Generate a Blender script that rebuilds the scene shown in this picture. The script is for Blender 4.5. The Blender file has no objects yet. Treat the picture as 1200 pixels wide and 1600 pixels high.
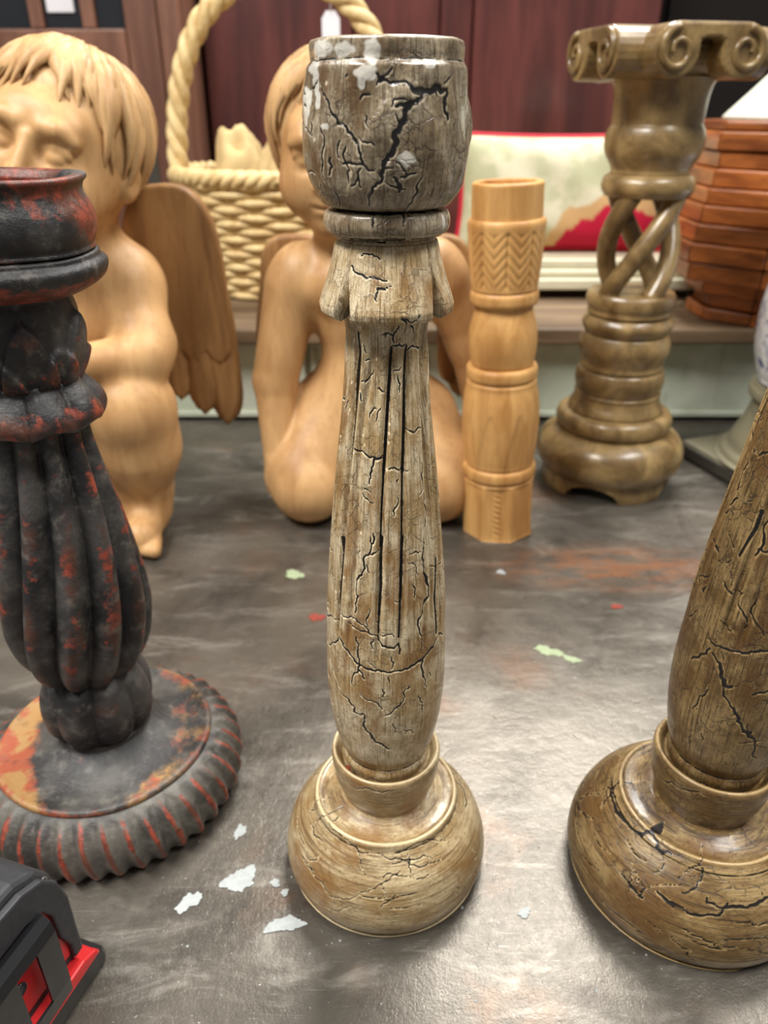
import bpy, bmesh, math, random
import numpy as np
from mathutils import Vector, Matrix

PI = math.pi
scene = bpy.context.scene
COL = scene.collection
rng = random.Random(7)
nrg = np.random.default_rng(11)

# ------------------------------------------------------------------ camera
cam_d = bpy.data.cameras.new('camera')
cam = bpy.data.objects.new('camera', cam_d)
COL.objects.link(cam)
cam.location = (0, 0, .382)
cam.rotation_euler = (math.radians(90 - 28), 0, 0)
cam_d.sensor_width = 36
cam_d.lens = 27
cam_d.clip_start = .01
cam_d.dof.use_dof = True
cam_d.dof.focus_distance = .305
cam_d.dof.aperture_fstop = 10.5
scene.camera = cam

# ------------------------------------------------------------------ world, ceiling lights, exposure
world = bpy.data.worlds.new('world')
scene.world = world
world.use_nodes = True
world.node_tree.nodes['Background'].inputs[0].default_value = (1.0, .985, .965, 1)
world.node_tree.nodes['Background'].inputs[1].default_value = .16


def ceiling_light(loc, target, size, power, col=(1, .975, .94)):
    d = bpy.data.lights.new('ceiling_light', 'AREA')
    d.shape = 'RECTANGLE'
    d.size, d.size_y = size
    d.energy = power
    d.color = col
    o = bpy.data.objects.new('ceiling_light', d)
    COL.objects.link(o)
    o.location = loc
    o.rotation_euler = (Vector(target) - Vector(loc)).to_track_quat('-Z', 'Y').to_euler()


ceiling_light((.55, 1.75, 2.2), (.3, .9, 0), (1.1, .45), 54)
ceiling_light((-.85, .0, 1.75), (-.1, .5, 0), (1.0, .35), 40)
ceiling_light((.9, .1, 1.9), (.1, .5, 0), (1.0, .4), 26)
scene.view_settings.view_transform = 'Standard'
scene.view_settings.look = 'None'
scene.view_settings.exposure = 0.35
scene.view_settings.gamma = 1
scene.view_settings.use_curve_mapping = False


# ------------------------------------------------------------------ material helpers
def srgb(r, g, b):
    f = lambda v: (v / 255 / 12.92) if v <= 10.3 else ((v / 255 + .055) / 1.055) ** 2.4
    return (f(r), f(g), f(b), 1)


class NT:
    def __init__(self, name):
        self.m = bpy.data.materials.new(name)
        self.m.use_nodes = True
        self.t = self.m.node_tree
        self.b = self.t.nodes['Principled BSDF']

    def n(self, kind, **kw):
        nd = self.t.nodes.new(kind)
        for k, v in kw.items():
            setattr(nd, k, v)
        return nd

    def put(self, sock, v):
        if hasattr(v, 'is_linked') or hasattr(v, 'links'):
            self.t.links.new(v, sock)
        else:
            sock.default_value = v

    def coord(self, out='Object', scale=(1, 1, 1), attr=None):
        mp = self.n('ShaderNodeMapping')
        if attr:
            src = self.n('ShaderNodeAttribute', attribute_name=attr).outputs['Vector']
        else:
            src = self.n('ShaderNodeTexCoord').outputs[out]
        self.t.links.new(src, mp.inputs[0])
        mp.inputs['Scale'].default_value = scale
        return mp.outputs[0]

    def attr(self, name):
        return self.n('ShaderNodeAttribute', attribute_name=name).outputs['Fac']

    def noise(self, vec, scale, detail=4, rough=.55, dist=0.):
        nd = self.n('ShaderNodeTexNoise')
        self.t.links.new(vec, nd.inputs['Vector'])
        nd.inputs['Scale'].default_value = scale
        nd.inputs['Detail'].default_value = detail
        nd.inputs['Roughness'].default_value = rough
        nd.inputs['Distortion'].default_value = dist
        return nd.outputs['Fac']

    def voro(self, vec, scale, feature='DISTANCE_TO_EDGE'):
        nd = self.n('ShaderNodeTexVoronoi', feature=feature)
        self.t.links.new(vec, nd.inputs['Vector'])
        nd.inputs['Scale'].default_value = scale
        return nd.outputs['Distance']

    def warp(self, vec, scale, amt):
        nd = self.n('ShaderNodeTexNoise')
        self.t.links.new(vec, nd.inputs['Vector'])
        nd.inputs['Scale'].default_value = scale
        nd.inputs['Detail'].default_value = 3
        a = self.n('ShaderNodeVectorMath', operation='MULTIPLY_ADD')
        self.t.links.new(nd.outputs['Color'], a.inputs[0])
        a.inputs[1].default_value = (amt,) * 3
        self.t.links.new(vec, a.inputs[2])
        return a.outputs[0]

    def ramp(self, fac, lo, hi, a=0., b=1.):
        nd = self.n('ShaderNodeMapRange', interpolation_type='SMOOTHSTEP')
        self.put(nd.inputs[0], fac)
        nd.inputs[1].default_value, nd.inputs[2].default_value = lo, hi
        nd.inputs[3].default_value, nd.inputs[4].default_value = a, b
        return nd.outputs[0]

    def math(self, op, a, b=0., c=0.):
        nd = self.n('ShaderNodeMath', operation=op)
        self.put(nd.inputs[0], a)
        self.put(nd.inputs[1], b)
        self.put(nd.inputs[2], c)
        return nd.outputs[0]

    def mix(self, fac, a, b, mode='MIX'):
        nd = self.n('ShaderNodeMix', data_type='RGBA', blend_type=mode)
        self.put(nd.inputs[0], fac)
        self.put(nd.inputs[6], a)
        self.put(nd.inputs[7], b)
        return nd.outputs[2]

    def bump(self, h, strength=.3, dist=.001, prev=None):
        nd = self.n('ShaderNodeBump')
        nd.inputs['Strength'].default_value = strength
        nd.inputs['Distance'].default_value = dist
        self.t.links.new(h, nd.inputs['Height'])
        if prev is not None:
            self.t.links.new(prev, nd.inputs['Normal'])
        return nd.outputs[0]

    def pointy(self, lo, hi):
        return self.ramp(self.n('ShaderNodeNewGeometry').outputs['Pointiness'], lo, hi)

    def done(self, col, rough=.5, metal=0., normal=None, spec=.5, coat=0.):
        self.put(self.b.inputs['Base Color'], col)
        self.put(self.b.inputs['Roughness'], rough)
        self.put(self.b.inputs['Metallic'], metal)
        self.put(self.b.inputs['Specular IOR Level'], spec)
        self.put(self.b.inputs['Coat Weight'], coat)
        self.b.inputs['Coat Roughness'].default_value = .12
        if normal is not None:
            self.t.links.new(normal, self.b.inputs['Normal'])
        return self.m


def crackle(name, light, mid, dark, grain, tint_scale=60, fine=.45, chip=False, gloss=.36, coat=.25, stain_col=srgb(140, 100, 52), lumps=.0):
    """antiqued paint with dark crackle; 'sv' is (arc length, radius, height), 'crack' the carved cracks"""
    m = NT(name)
    v = m.coord(attr='sv')
    vg = m.coord(attr='sv', scale=grain)
    blot = m.noise(v, tint_scale, 6, .7)
    col = m.mix(m.ramp(blot, .38, .6), light, mid)
    fine_streak = m.noise(m.coord(attr='sv', scale=tuple(2.6 * g for g in grain)), 1.0, 4, .7)
    col = m.mix(m.ramp(fine_streak, .46, .7, 0, .7), col, dark)
    streak = m.noise(vg, 1.0, 5, .7)
    col = m.mix(m.ramp(streak, .48, .66, 0, .9), col, dark)
    stain = m.noise(m.coord(attr='sv', scale=(1, 1, .5)), 48, 4, .6)
    col = m.mix(m.ramp(stain, .51, .64, 0, .75), col, stain_col)
    speck = m.noise(v, 900, 3, .6)
    col = m.mix(m.ramp(speck, .5, .75, 0, .7), col, dark)
    edge = m.pointy(.507, .545)  # cream on convex edges: worn paint plus a painted specular rim line
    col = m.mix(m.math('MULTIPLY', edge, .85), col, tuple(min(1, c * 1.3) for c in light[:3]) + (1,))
    w = m.warp(v, 160, .006)
    cell = m.voro(w, 150)
    patch = m.ramp(m.noise(v, 70, 2), .46, .62)
    fc = m.math('MULTIPLY', m.ramp(cell, .012, .05, 1, 0), m.math('MULTIPLY', patch, fine))
    w2 = m.warp(m.coord(attr='sv', scale=(1, 1, .45) if grain[2] < grain[0] else (.45, 1, 1)), 260, .004)
    cell2 = m.voro(w2, 330)
    patch2 = m.ramp(m.noise(v, 110, 2), .5, .62)
    fc2 = m.math('MULTIPLY', m.ramp(cell2, .01, .06, 1, 0), m.math('MULTIPLY', patch2, fine * .8))
    fc = m.math('MAXIMUM', fc, fc2)
    ink = srgb(24, 20, 18)
    col = m.mix(fc, col, ink)
    if chip:
        col = m.mix(m.attr('chip'), col, srgb(226, 221, 208))
    rim = m.math('MULTIPLY', m.ramp(m.attr('crack'), .02, .22), m.ramp(m.noise(v, 300, 2), .42, .6, 0, .8))  # light band beside cracks, paints the highlight on raised flake edges
    col = m.mix(rim, col, tuple(min(1, c * 1.25) for c in light[:3]) + (1,))
    ck = m.ramp(m.math('ADD', m.attr('crack'), m.math('MULTIPLY', m.math('SUBTRACT', m.noise(v, 1500, 2), .5), .5)), .3, .6)
    col = m.mix(ck, col, ink)
    h = m.math('SUBTRACT', m.math('MULTIPLY', streak, .5), fc)
    nrm = m.bump(h, .45, .0006)
    if lumps:
        nrm = m.bump(m.noise(v, 130, 3, .5), lumps, .002, nrm)
    rough = m.math('ADD', m.math('MULTIPLY', m.noise(v, 240, 3), .25), gloss - .1)
    return m.done(col, rough, 0, nrm, .5, coat)


def wood(name, light, dark, grain=(60, 60, 7), rough=.5, coat=0., blot=(.45, .7), spec=.4, bumps=.15, rand=0.):
    m = NT(name)
    v = m.warp(m.coord(scale=grain), .7, .5)
    g = m.noise(v, 1.0, 6, .6, .4)
    col = m.mix(m.ramp(g, blot[0] - .12, blot[1]), light, dark)
    fine = m.noise(m.coord(scale=(grain[0] * 9, grain[1] * 9, grain[2] * 6)), 1.0, 3)
    col = m.mix(m.ramp(fine, .5, .8, 0, .45), col, dark)
    if rand:
        oi = m.n('ShaderNodeObjectInfo').outputs['Random']
        hs = m.n('ShaderNodeHueSaturation')
        m.put(hs.inputs['Color'], col)
        m.put(hs.inputs['Value'], m.math('ADD', m.math('MULTIPLY', oi, rand), 1 - rand / 2))
        col = hs.outputs[0]
    return m.done(col, rough, 0, m.bump(m.math('ADD', g, fine), bumps, .0008), spec, coat)


def plain(name, col, rough=.5, metal=0., spec=.5, var=.0, scale=40, bump=0., coat=0.):
    m = NT(name)
    v = m.coord()
    nz = m.noise(v, scale, 4)
    c = col
    if var:
        d = tuple(x * (1 - var) for x in col[:3]) + (1,)
        c = m.mix(m.ramp(nz, .35, .65), col, d)
    return m.done(c, m.math('ADD', m.math('MULTIPLY', nz, .12), rough - .06), metal, m.bump(nz, bump, .001) if bump else None, spec, coat)


M = {}
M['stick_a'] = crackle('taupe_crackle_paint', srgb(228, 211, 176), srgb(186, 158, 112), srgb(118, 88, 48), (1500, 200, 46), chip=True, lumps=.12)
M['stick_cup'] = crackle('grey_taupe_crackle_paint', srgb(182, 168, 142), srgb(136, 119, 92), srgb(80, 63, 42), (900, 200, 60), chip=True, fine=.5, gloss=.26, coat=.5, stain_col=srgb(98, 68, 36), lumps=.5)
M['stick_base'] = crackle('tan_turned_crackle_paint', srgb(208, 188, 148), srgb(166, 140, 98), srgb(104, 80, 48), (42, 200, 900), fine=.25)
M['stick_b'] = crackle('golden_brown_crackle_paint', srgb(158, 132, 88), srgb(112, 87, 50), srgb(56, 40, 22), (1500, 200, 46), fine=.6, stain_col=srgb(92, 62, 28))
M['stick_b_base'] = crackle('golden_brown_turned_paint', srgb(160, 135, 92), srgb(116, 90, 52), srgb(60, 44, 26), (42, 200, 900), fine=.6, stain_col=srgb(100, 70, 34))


def worn(name, gold=False, pale=0.):
    m = NT(name)
    v = m.coord()
    n1 = m.noise(v, 85, 5, .65)
    n2 = m.noise(v, 30, 4, .6)
    grey = m.mix(m.ramp(n2, .4, .62), srgb(32 + 34 * pale, 31 + 32 * pale, 32 + 26 * pale), srgb(72 + 36 * pale, 70 + 34 * pale, 68 + 26 * pale))
    red = m.mix(m.ramp(m.noise(v, 160, 3), .4, .62), srgb(148, 67, 47), srgb(98, 46, 33))
    ridge = m.attr('ridge')
    brown = m.ramp(m.math('ADD', m.math('MULTIPLY', ridge, .5), m.noise(v, 40, 4)), .66, .9, 0, .85)
    col = m.mix(brown, grey, srgb(98, 56, 40))
    mask = m.ramp(m.math('ADD', m.math('MULTIPLY', ridge, .34), n1), .66, .78)
    col = m.mix(mask, col, red)
    dusty = m.ramp(m.noise(v, 120, 4, .7), .52, .72, 0, .4)
    col = m.mix(dusty, col, srgb(122, 116, 106))
    if gold:
        gmask = m.ramp(m.math('ADD', m.math('MULTIPLY', m.attr('gold'), .42), m.noise(v, 48, 5, .7)), .66, .9, 0, .9)
        col = m.mix(gmask, col, m.mix(m.ramp(m.noise(v, 70, 3), .42, .58), srgb(166, 82, 52), srgb(172, 132, 80)))
    h = m.noise(v, 320, 5, .7)
    rough = m.math('ADD', m.math('MULTIPLY', n1, .3), .3)
    return m.done(col, rough, 0, m.bump(h, .5, .0012), .5)


M['worn'] = worn('charcoal_paint_worn_to_red')
M['worn_gold'] = worn('charcoal_paint_worn_to_red_and_gold', True, .35)
M['worn_ring'] = worn('grey_paint_worn_to_red', False, .75)
M['cherub'] = wood('pale_carved_wood', srgb(206, 164, 113), srgb(160, 116, 71), (26, 26, 7), .48, 0, (.45, .8), .35, .06)
M['cherub_hair'] = wood('pale_carved_wood_hair', srgb(208, 170, 120), srgb(154, 112, 70), (40, 40, 12), .5, 0, (.45, .8), .35, .1)
M['wing'] = wood('brown_carved_wood', srgb(172, 130, 82), srgb(128, 90, 52), (50, 30, 8), .5, 0, (.42, .72), .35, .1)
M['blond'] = wood('blond_turned_wood', srgb(212, 164, 101), srgb(170, 120, 64), (50, 50, 9), .45, .1, (.45, .72), .4, .08)
M['olive'] = wood('olive_brown_glazed_wood', srgb(160, 134, 88), srgb(98, 76, 44), (30, 30, 26), .34, .25, (.42, .66), .5, .1)
M['slat'] = wood('orange_brown_varnished_wood', srgb(178, 104, 48), srgb(116, 58, 24), (12, 12, 60), .35, .2, (.42, .68), .5, .08, .5)
M['mahogany'] = wood('mahogany_gloss', srgb(108, 56, 50), srgb(70, 34, 31), (14, 14, 1.6), .3, .3, (.42, .66), .5, .03)
M['walnut'] = wood('brown_walnut', srgb(140, 98, 78), srgb(98, 64, 50), (14, 14, 1.6), .42, .1, (.42, .66), .4, .03)
M['plank'] = wood('grey_brown_plank', srgb(132, 110, 84), srgb(86, 68, 50), (4, 40, 40), .55, 0, (.42, .68), .4, .12)
M['wicker'] = wood('pale_wicker', srgb(226, 202, 148), srgb(192, 158, 102), (60, 60, 60), .5, 0, (.45, .75), .4, .08)
M['burlap'] = plain('beige_burlap', srgb(206, 180, 130), .85, 0, .2, .22, 30, .3)
M['rubber'] = plain('black_rubber', srgb(52, 53, 56), .55, 0, .4, .15, 300, .15)
M['black_plastic'] = plain('black_plastic', srgb(36, 37, 39), .42, 0, .5, .1, 200, .05)
M['black_steel'] = plain('black_steel', srgb(40, 41, 44), .3, .35, .6, .1, 200, .03)
M['red_plastic'] = plain('red_plastic', srgb(206, 38, 40), .4, 0, .5, .08, 150, .04)
M['steel'] = plain('dull_steel', srgb(150, 150, 150), .35, .9, .5, .1, 200)
M['cream_paint'] = plain('cream_paint', srgb(206, 200, 172), .4, 0, .5, .1, 25, .05)
M['white_cloth'] = plain('white_cloth', srgb(206, 207, 190), .8, 0, .2, .05, 20, .1)
M['paper'] = plain('white_paper', srgb(228, 226, 230), .7, 0, .2, .04, 60)
M['string'] = plain('white_string', srgb(224, 222, 220), .8, 0, .2, .05, 60)
M['dark_glass'] = plain('dark_glass', srgb(40, 42, 46), .08, 0, .6, .1, 8)
M['dark_wall'] = plain('dark_wall', srgb(26, 22, 20), .9, 0, .2, .1, 5)
M['concrete'] = plain('grey_floor', srgb(92, 84, 76), .7, 0, .3, .15, 6)
M['crimson'] = plain('crimson_piping', srgb(186, 32, 52), .7, 0, .3, .1, 60)
M['foot_grey'] = plain('grey_olive_turned_wood', srgb(128, 122, 98), .5, 0, .4, .16, 30, .08)
M['foot_dark'] = plain('dark_bronze', srgb(70, 66, 58), .5, .1, .4, .2, 30, .08)
M['hole'] = plain('rust_red_hole', srgb(120, 52, 26), .7, 0, .3, .1, 90)


def table_mat():
    m = NT('scuffed_grey_metal_top')
    v = m.coord()
    big = m.noise(v, 6.5, 6, .62, .4)
    mpa = m.n('ShaderNodeMapping')
    m.t.links.new(m.n('ShaderNodeTexCoord').outputs['Object'], mpa.inputs[0])
    mpa.inputs['Rotation'].default_value = (0, 0, -.5)
    mpa.inputs['Scale'].default_value = (.6, 1.7, 1)
    mid = m.noise(mpa.outputs[0], 26, 7, .7, .5)
    col = m.mix(m.ramp(big, .36, .62), srgb(88, 83, 75), srgb(116, 110, 100))
    col = m.mix(m.ramp(mid, .48, .74), col, srgb(144, 139, 129))
    col = m.mix(m.ramp(m.noise(v, 15, 5, .65, .5), .54, .72, 0, .7), col, srgb(72, 66, 60))
    # rust coloured stains
    rs = m.ramp(m.noise(v, 9, 5, .65), .54, .74, 0, .4)
    col = m.mix(rs, col, srgb(134, 98, 74))
    d = m.n('ShaderNodeVectorMath', operation='DISTANCE')
    mp = m.coord(scale=(.55, 1.5, 1))
    m.t.links.new(mp, d.inputs[0])
    d.inputs[1].default_value = (.55 * .215, 1.5 * -.012, .8)
    stain = m.math('MULTIPLY', m.ramp(d.outputs['Value'], .015, .085, 1, 0), m.ramp(m.noise(m.coord(scale=(1, 3, 1)), 24, 5, .7), .36, .62))
    col = m.mix(m.math('MULTIPLY', stain, .7), col, srgb(168, 112, 74))
    # fine scratches
    s1 = m.noise(m.coord(scale=(40, 900, 1)), 1, 3, .6)
    mp2 = m.n('ShaderNodeMapping')
    m.t.links.new(m.n('ShaderNodeTexCoord').outputs['Object'], mp2.inputs[0])
    mp2.inputs['Rotation'].default_value = (0, 0, .9)
    mp2.inputs['Scale'].default_value = (25, 700, 1)
    s2 = m.noise(mp2.outputs[0], 1, 3, .6)
    sc = m.math('MAXIMUM', m.ramp(s1, .66, .78), m.ramp(s2, .66, .78))
    col = m.mix(m.math('MULTIPLY', sc, .3), col, srgb(190, 186, 178))
    grit = m.ramp(m.noise(v, 420, 2, .5), .72, .78)
    col = m.mix(m.math('MULTIPLY', grit, .6), col, srgb(214, 210, 202))
    fine = m.noise(v, 150, 5, .7)
    rough = m.math('ADD', m.math('MULTIPLY', mid, .36), m.math('MULTIPLY', fine, .2))
    rough = m.math('ADD', rough, .04)
    nrm = m.bump(m.noise(v, 700, 3, .7), .25, .0006)
    nrm = m.bump(fine, .22, .0014, nrm)
    nrm = m.bump(m.noise(v, 32, 4, .6), .12, .004, nrm)
    return m.done(col, rough, .55, nrm, .5)


M['table'] = table_mat()


def green_mat():
    m = NT('pale_green_distressed_paint')
    v = m.coord()
    col = m.mix(m.ramp(m.noise(v, 9, 4), .4, .62), srgb(208, 214, 196), srgb(182, 190, 170))
    st = m.noise(m.coord(scale=(30, 30, 6)), 1, 4)
    col = m.mix(m.ramp(st, .6, .75, 0, .5), col, srgb(120, 124, 106))
    return m.done(col, .5, 0, m.bump(st, .1, .001), .4)


M['green'] = green_mat()


def tapestry_mat():
    m = NT('cream_and_crimson_tapestry')
    v = m.coord()
    cream = m.mix(m.ramp(m.noise(v, 18, 4), .42, .6), srgb(208, 202, 174), srgb(180, 180, 146))
    d = m.n('ShaderNodeVectorMath', operation='DISTANCE')
    m.t.links.new(m.warp(v, 30, .045), d.inputs[0])
    d.inputs[1].default_value = (.105, .0, -.10)
    dist = d.outputs['Value']
    col = m.mix(m.ramp(dist, .118, .126, 1, 0), cream, srgb(196, 158, 110))
    col = m.mix(m.ramp(dist, .100, .106, 1, 0), col, srgb(182, 28, 58))
    weave = m.noise(v, 500, 2)
    return m.done(col, .85, 0, m.bump(weave, .3, .001), .2)


M['tapestry'] = tapestry_mat()


def ceramic_mat():
    m = NT('blue_and_white_ceramic')
    v = m.coord()
    a = m.ramp(m.noise(m.warp(v, 40, .02), 75, 4, .6), .5, .56)
    b = m.ramp(m.noise(v, 28, 2), .42, .55)
    col = m.mix(m.math('MULTIPLY', a, m.math('ADD', m.math('MULTIPLY', b, .6), .4)), srgb(206, 206, 206), srgb(38, 48, 120))
    return m.done(col, .2, 0, None, .5, .3)


M['ceramic'] = ceramic_mat()


# ------------------------------------------------------------------ object helpers
def link(o, parent=None):
    COL.objects.link(o)
    if parent is not None:
        o.parent = parent
    return o


def tag(o, label, cat, group=None, kind=None):
    if label:
        o['label'] = label
    if cat:
        o['category'] = cat
    if group:
        o['group'] = group
    if kind:
        o['kind'] = kind
    return o


def thing(name, label, cat, loc=(0, 0, 0), rot=(0, 0, 0), group=None):
    o = bpy.data.objects.new(name, None)
    o.empty_display_size = .02
    link(o)
    o.location = loc
    o.rotation_euler = rot
    return tag(o, label, cat, group)


def mesh_np(name, V, Fq, mat, parent=None, smooth=True, attrs=None, label=None):
    V = np.asarray(V, np.float32).reshape(-1, 3)
    me = bpy.data.meshes.new(name)
    if isinstance(Fq, np.ndarray):
        k = Fq.shape[1]
        me.vertices.add(len(V))
        me.vertices.foreach_set('co', V.ravel())
        me.loops.add(Fq.size)
        me.loops.foreach_set('vertex_index', Fq.astype(np.int32).ravel())
        me.polygons.add(len(Fq))
        me.polygons.foreach_set('loop_start', np.arange(0, Fq.size, k, dtype=np.int32))
        me.update(calc_edges=True)
    else:
        me.from_pydata([tuple(map(float, p)) for p in V], [], [tuple(map(int, f)) for f in Fq])
    me.validate()
    if smooth:
        me.polygons.foreach_set('use_smooth', np.ones(len(me.polygons), bool))
    for an, (typ, data) in (attrs or {}).items():
        a = me.attributes.new(an, typ, 'POINT')
        a.data.foreach_set('vector' if typ == 'FLOAT_VECTOR' else 'value', np.asarray(data, np.float32).ravel())
    me.materials.append(mat)
    o = link(bpy.data.objects.new(name, me), parent)
    if label:
        o['label'] = label
    return o


def bm_obj(name, bm, mat, parent=None, smooth=False, label=None):
    me = bpy.data.meshes.new(name)
    bm.normal_update()
    bm.to_mesh(me)
    bm.free()
    me.materials.append(mat)
    if smooth:
        for p in me.polygons:
            p.use_smooth = True
    o = link(bpy.data.objects.new(name, me), parent)
    if label:
        o['label'] = label
    return o


def box(name, lo, hi, mat, parent=None, bevel=.002, seg=2, label=None):
    bm = bmesh.new()
    bmesh.ops.create_cube(bm, size=1)
    s = [hi[i] - lo[i] for i in range(3)]
    c = [(hi[i] + lo[i]) / 2 for i in range(3)]
    bmesh.ops.scale(bm, vec=s, verts=bm.verts)
    bmesh.ops.translate(bm, vec=c, verts=bm.verts)
    if bevel:
        bmesh.ops.bevel(bm, geom=bm.edges[:], offset=min(bevel, min(s) * .45), segments=seg, affect='EDGES', profile=.5)
    return bm_obj(name, bm, mat, parent, False, label)


def dup(o, parent=None):
    c = o.copy()
    return link(c, parent)


def prism(name, poly, h0, h1, mat, parent=None, axis='x', bevel=.0, seg=2, label=None, smooth=False):
    """polygon extruded along one axis: poly is (y,z) for x, (x,z) for y, (x,y) for z"""
    bm = bmesh.new()
    def P(p, h):
        return (h, p[0], p[1]) if axis == 'x' else ((p[0], h, p[1]) if axis == 'y' else (p[0], p[1], h))
    a = [bm.verts.new(P(p, h0)) for p in poly]
    b = [bm.verts.new(P(p, h1)) for p in poly]
    n = len(poly)
    bm.faces.new(a)
    bm.faces.new(b[::-1])
    for i in range(n):
        bm.faces.new((a[i], b[i], b[(i + 1) % n], a[(i + 1) % n]))
    bmesh.ops.recalc_face_normals(bm, faces=bm.faces)
    if bevel:
        ed = [e for e in bm.edges if e.calc_face_angle(0) > .5]
        bmesh.ops.bevel(bm, geom=ed, offset=bevel, segments=seg, affect='EDGES', profile=.5)
    return bm_obj(name, bm, mat, parent, smooth, label)


def catmull(P, n=8, closed=False):
    P = np.asarray(P, float)
    if closed:
        Q = np.vstack([P[-1], P, P[0], P[1]])
    else:
        Q = np.vstack([2 * P[0] - P[1], P, 2 * P[-1] - P[-2]])
    out = []
    for i in range(1, len(Q) - 2):
        t = np.linspace(0, 1, n, endpoint=False)[:, None]
        p0, p1, p2, p3 = Q[i - 1], Q[i], Q[i + 1], Q[i + 2]
        out.append(.5 * ((2 * p1) + (-p0 + p2) * t + (2 * p0 - 5 * p1 + 4 * p2 - p3) * t ** 2 + (-p0 + 3 * p1 - 3 * p2 + p3) * t ** 3))
    if not closed:
        out.append(Q[-2][None])
    return np.vstack(out)


def resample(P, step):
    d = np.r_[0, np.cumsum(np.linalg.norm(np.diff(P, axis=0), axis=1))]
    n = max(2, int(round(d[-1] / step)) + 1)
    t = np.linspace(0, d[-1], n)
    return np.stack([np.interp(t, d, P[:, i]) for i in range(P.shape[1])], 1)


def thetas(n, bias=1.):
    """angles round the axis, 0 facing -Y, denser on that side by 'bias'"""
    g = np.linspace(-PI, PI, 4001)
    w = 1 + (bias - 1) / (1 + np.exp(-(np.cos(g) + .15) * 12))
    c = np.r_[0, np.cumsum((w[1:] + w[:-1]) / 2)]
    return np.interp(np.arange(n) / n * c[-1], c, g)


def lathe(name, prof, mat, parent=None, n=64, step=2., smooth=True, disp=None, bias=1., cracks=None, k=1.,
          attrs=True, label=None, offset=(0, 0, 0), curve=True, extra=None):
    """prof is (r, z) in mm, bottom to top along the outside; disp(TH, Z, R) gives (dr, dz, {attr})"""
    P = np.asarray(prof, float)
    if curve:
        P = catmull(P, 10)
    P = resample(P, step)
    th = thetas(n, bias)
    TH, R = np.meshgrid(th, np.maximum(P[:, 0], .05))
    Z = np.repeat(P[:, 1][:, None], n, 1)
    R0, Z0 = R.copy(), Z.copy()
    at = {}
    if disp:
        dr, dz, at = disp(TH, Z, R)
        R = R + dr
        Z = Z + dz
    ck = np.zeros_like(R)
    if cracks is not None:
        ck = crack_field(th, Z0[:, 0], R0[:, 0], cracks)
        R = R - ck * .45
    X = R * np.sin(TH)
    Y = -R * np.cos(TH)
    V = np.stack([X, Y, Z], -1).reshape(-1, 3) * (k / 1000.)
    m = len(P)
    i, j = np.meshgrid(np.arange(m - 1), np.arange(n), indexing='ij')
    j2 = (j + 1) % n
    Fq = np.stack([i * n + j, i * n + j2, (i + 1) * n + j2, (i + 1) * n + j], -1).reshape(-1, 4)
    V = V + np.asarray(offset, float)
    a = {}
    if attrs:
        a['sv'] = ('FLOAT_VECTOR', np.stack([TH * .026, R / 1000., Z / 1000.], -1).reshape(-1, 3))
        a['crack'] = ('FLOAT', ck)
    if extra:
        at.update(extra(TH, Z0, R0))
    for kk, vv in at.items():
        a[kk] = ('FLOAT', vv)
    return mesh_np(name, V, Fq, mat, parent, smooth, a, label)


def jag(pts, rnd, lv=3, amt=.13):
    P = [np.array(p, float) for p in pts]
    for _ in range(lv):
        Q = [P[0]]
        for a, b in zip(P[:-1], P[1:]):
            d = b - a
            L = math.hypot(d[0] * .45, d[1])
            if L > .5:
                off = np.array([-d[1] / .45, d[0] * .45]) * rnd.uniform(-amt, amt)
                Q.append((a + b) / 2 + off)
            Q.append(b)
        P = Q
    return P


def crack_field(th, z, r, cracks):
    out = np.zeros((len(z), len(th)))
    thd = np.degrees(th)
    rr = r[:, None] * PI / 180
    for w, pts in cracks:
        nseg = len(pts) - 1
        for si, (a, b) in enumerate(zip(pts[:-1], pts[1:])):
            tt = (si + .5) / nseg
            even = nseg < 8 and w >= 1.1
            h = w * .5 if even else w * .5 * (.35 + .65 * math.sin(PI * tt) ** .6) * (.62 + .55 * abs(math.sin(si * 12.9898 + w * 78.2)))
            rows = np.where((z > min(a[1], b[1]) - 1.5 * h - .3) & (z < max(a[1], b[1]) + 1.5 * h + .3))[0]
            if len(rows) == 0:
                continue
            rm = max(r[rows].mean() * PI / 180, .05)
            mar = (1.5 * h + .3) / rm
            cols = np.where((thd > min(a[0], b[0]) - mar) & (thd < max(a[0], b[0]) + mar))[0]
            if len(cols) == 0:
                continue
            ix = np.ix_(rows, cols)
            px = (thd[cols][None] - a[0]) * rr[rows]
            py = (z[rows][:, None] - a[1]) + 0 * px
            dx = (b[0] - a[0]) * rr[rows]
            dy = b[1] - a[1]
            t = np.clip((px * dx + py * dy) / (dx * dx + dy * dy + 1e-9), 0, 1)
            d = np.hypot(px - t * dx, py - t * dy)
            v = np.clip(1.25 - d / (h + .12) * .75, 0, 1)
            out[ix] = np.maximum(out[ix], v)
    return out


def random_cracks(rnd, n, zr, thr, ver=.6, wr=(.3, .8), ln=(3, 12)):
    out = []
    for _ in range(n):
        p = [rnd.uniform(*thr), rnd.uniform(*zr)]
        ang = PI / 2 + rnd.gauss(0, .35) if rnd.random() < ver else rnd.gauss(0, .35)
        L = rnd.uniform(*ln)
        pts = [tuple(p)]
        for i in range(rnd.randint(2, 4)):
            ang += rnd.gauss(0, .5)
            s = L / 3
            p = [p[0] + math.cos(ang) * s / .45, min(zr[1], max(zr[0], p[1] + math.sin(ang) * s))]
            pts.append(tuple(p))
        out.append((rnd.uniform(*wr), jag(pts, rnd, 2)))
    return out


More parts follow.
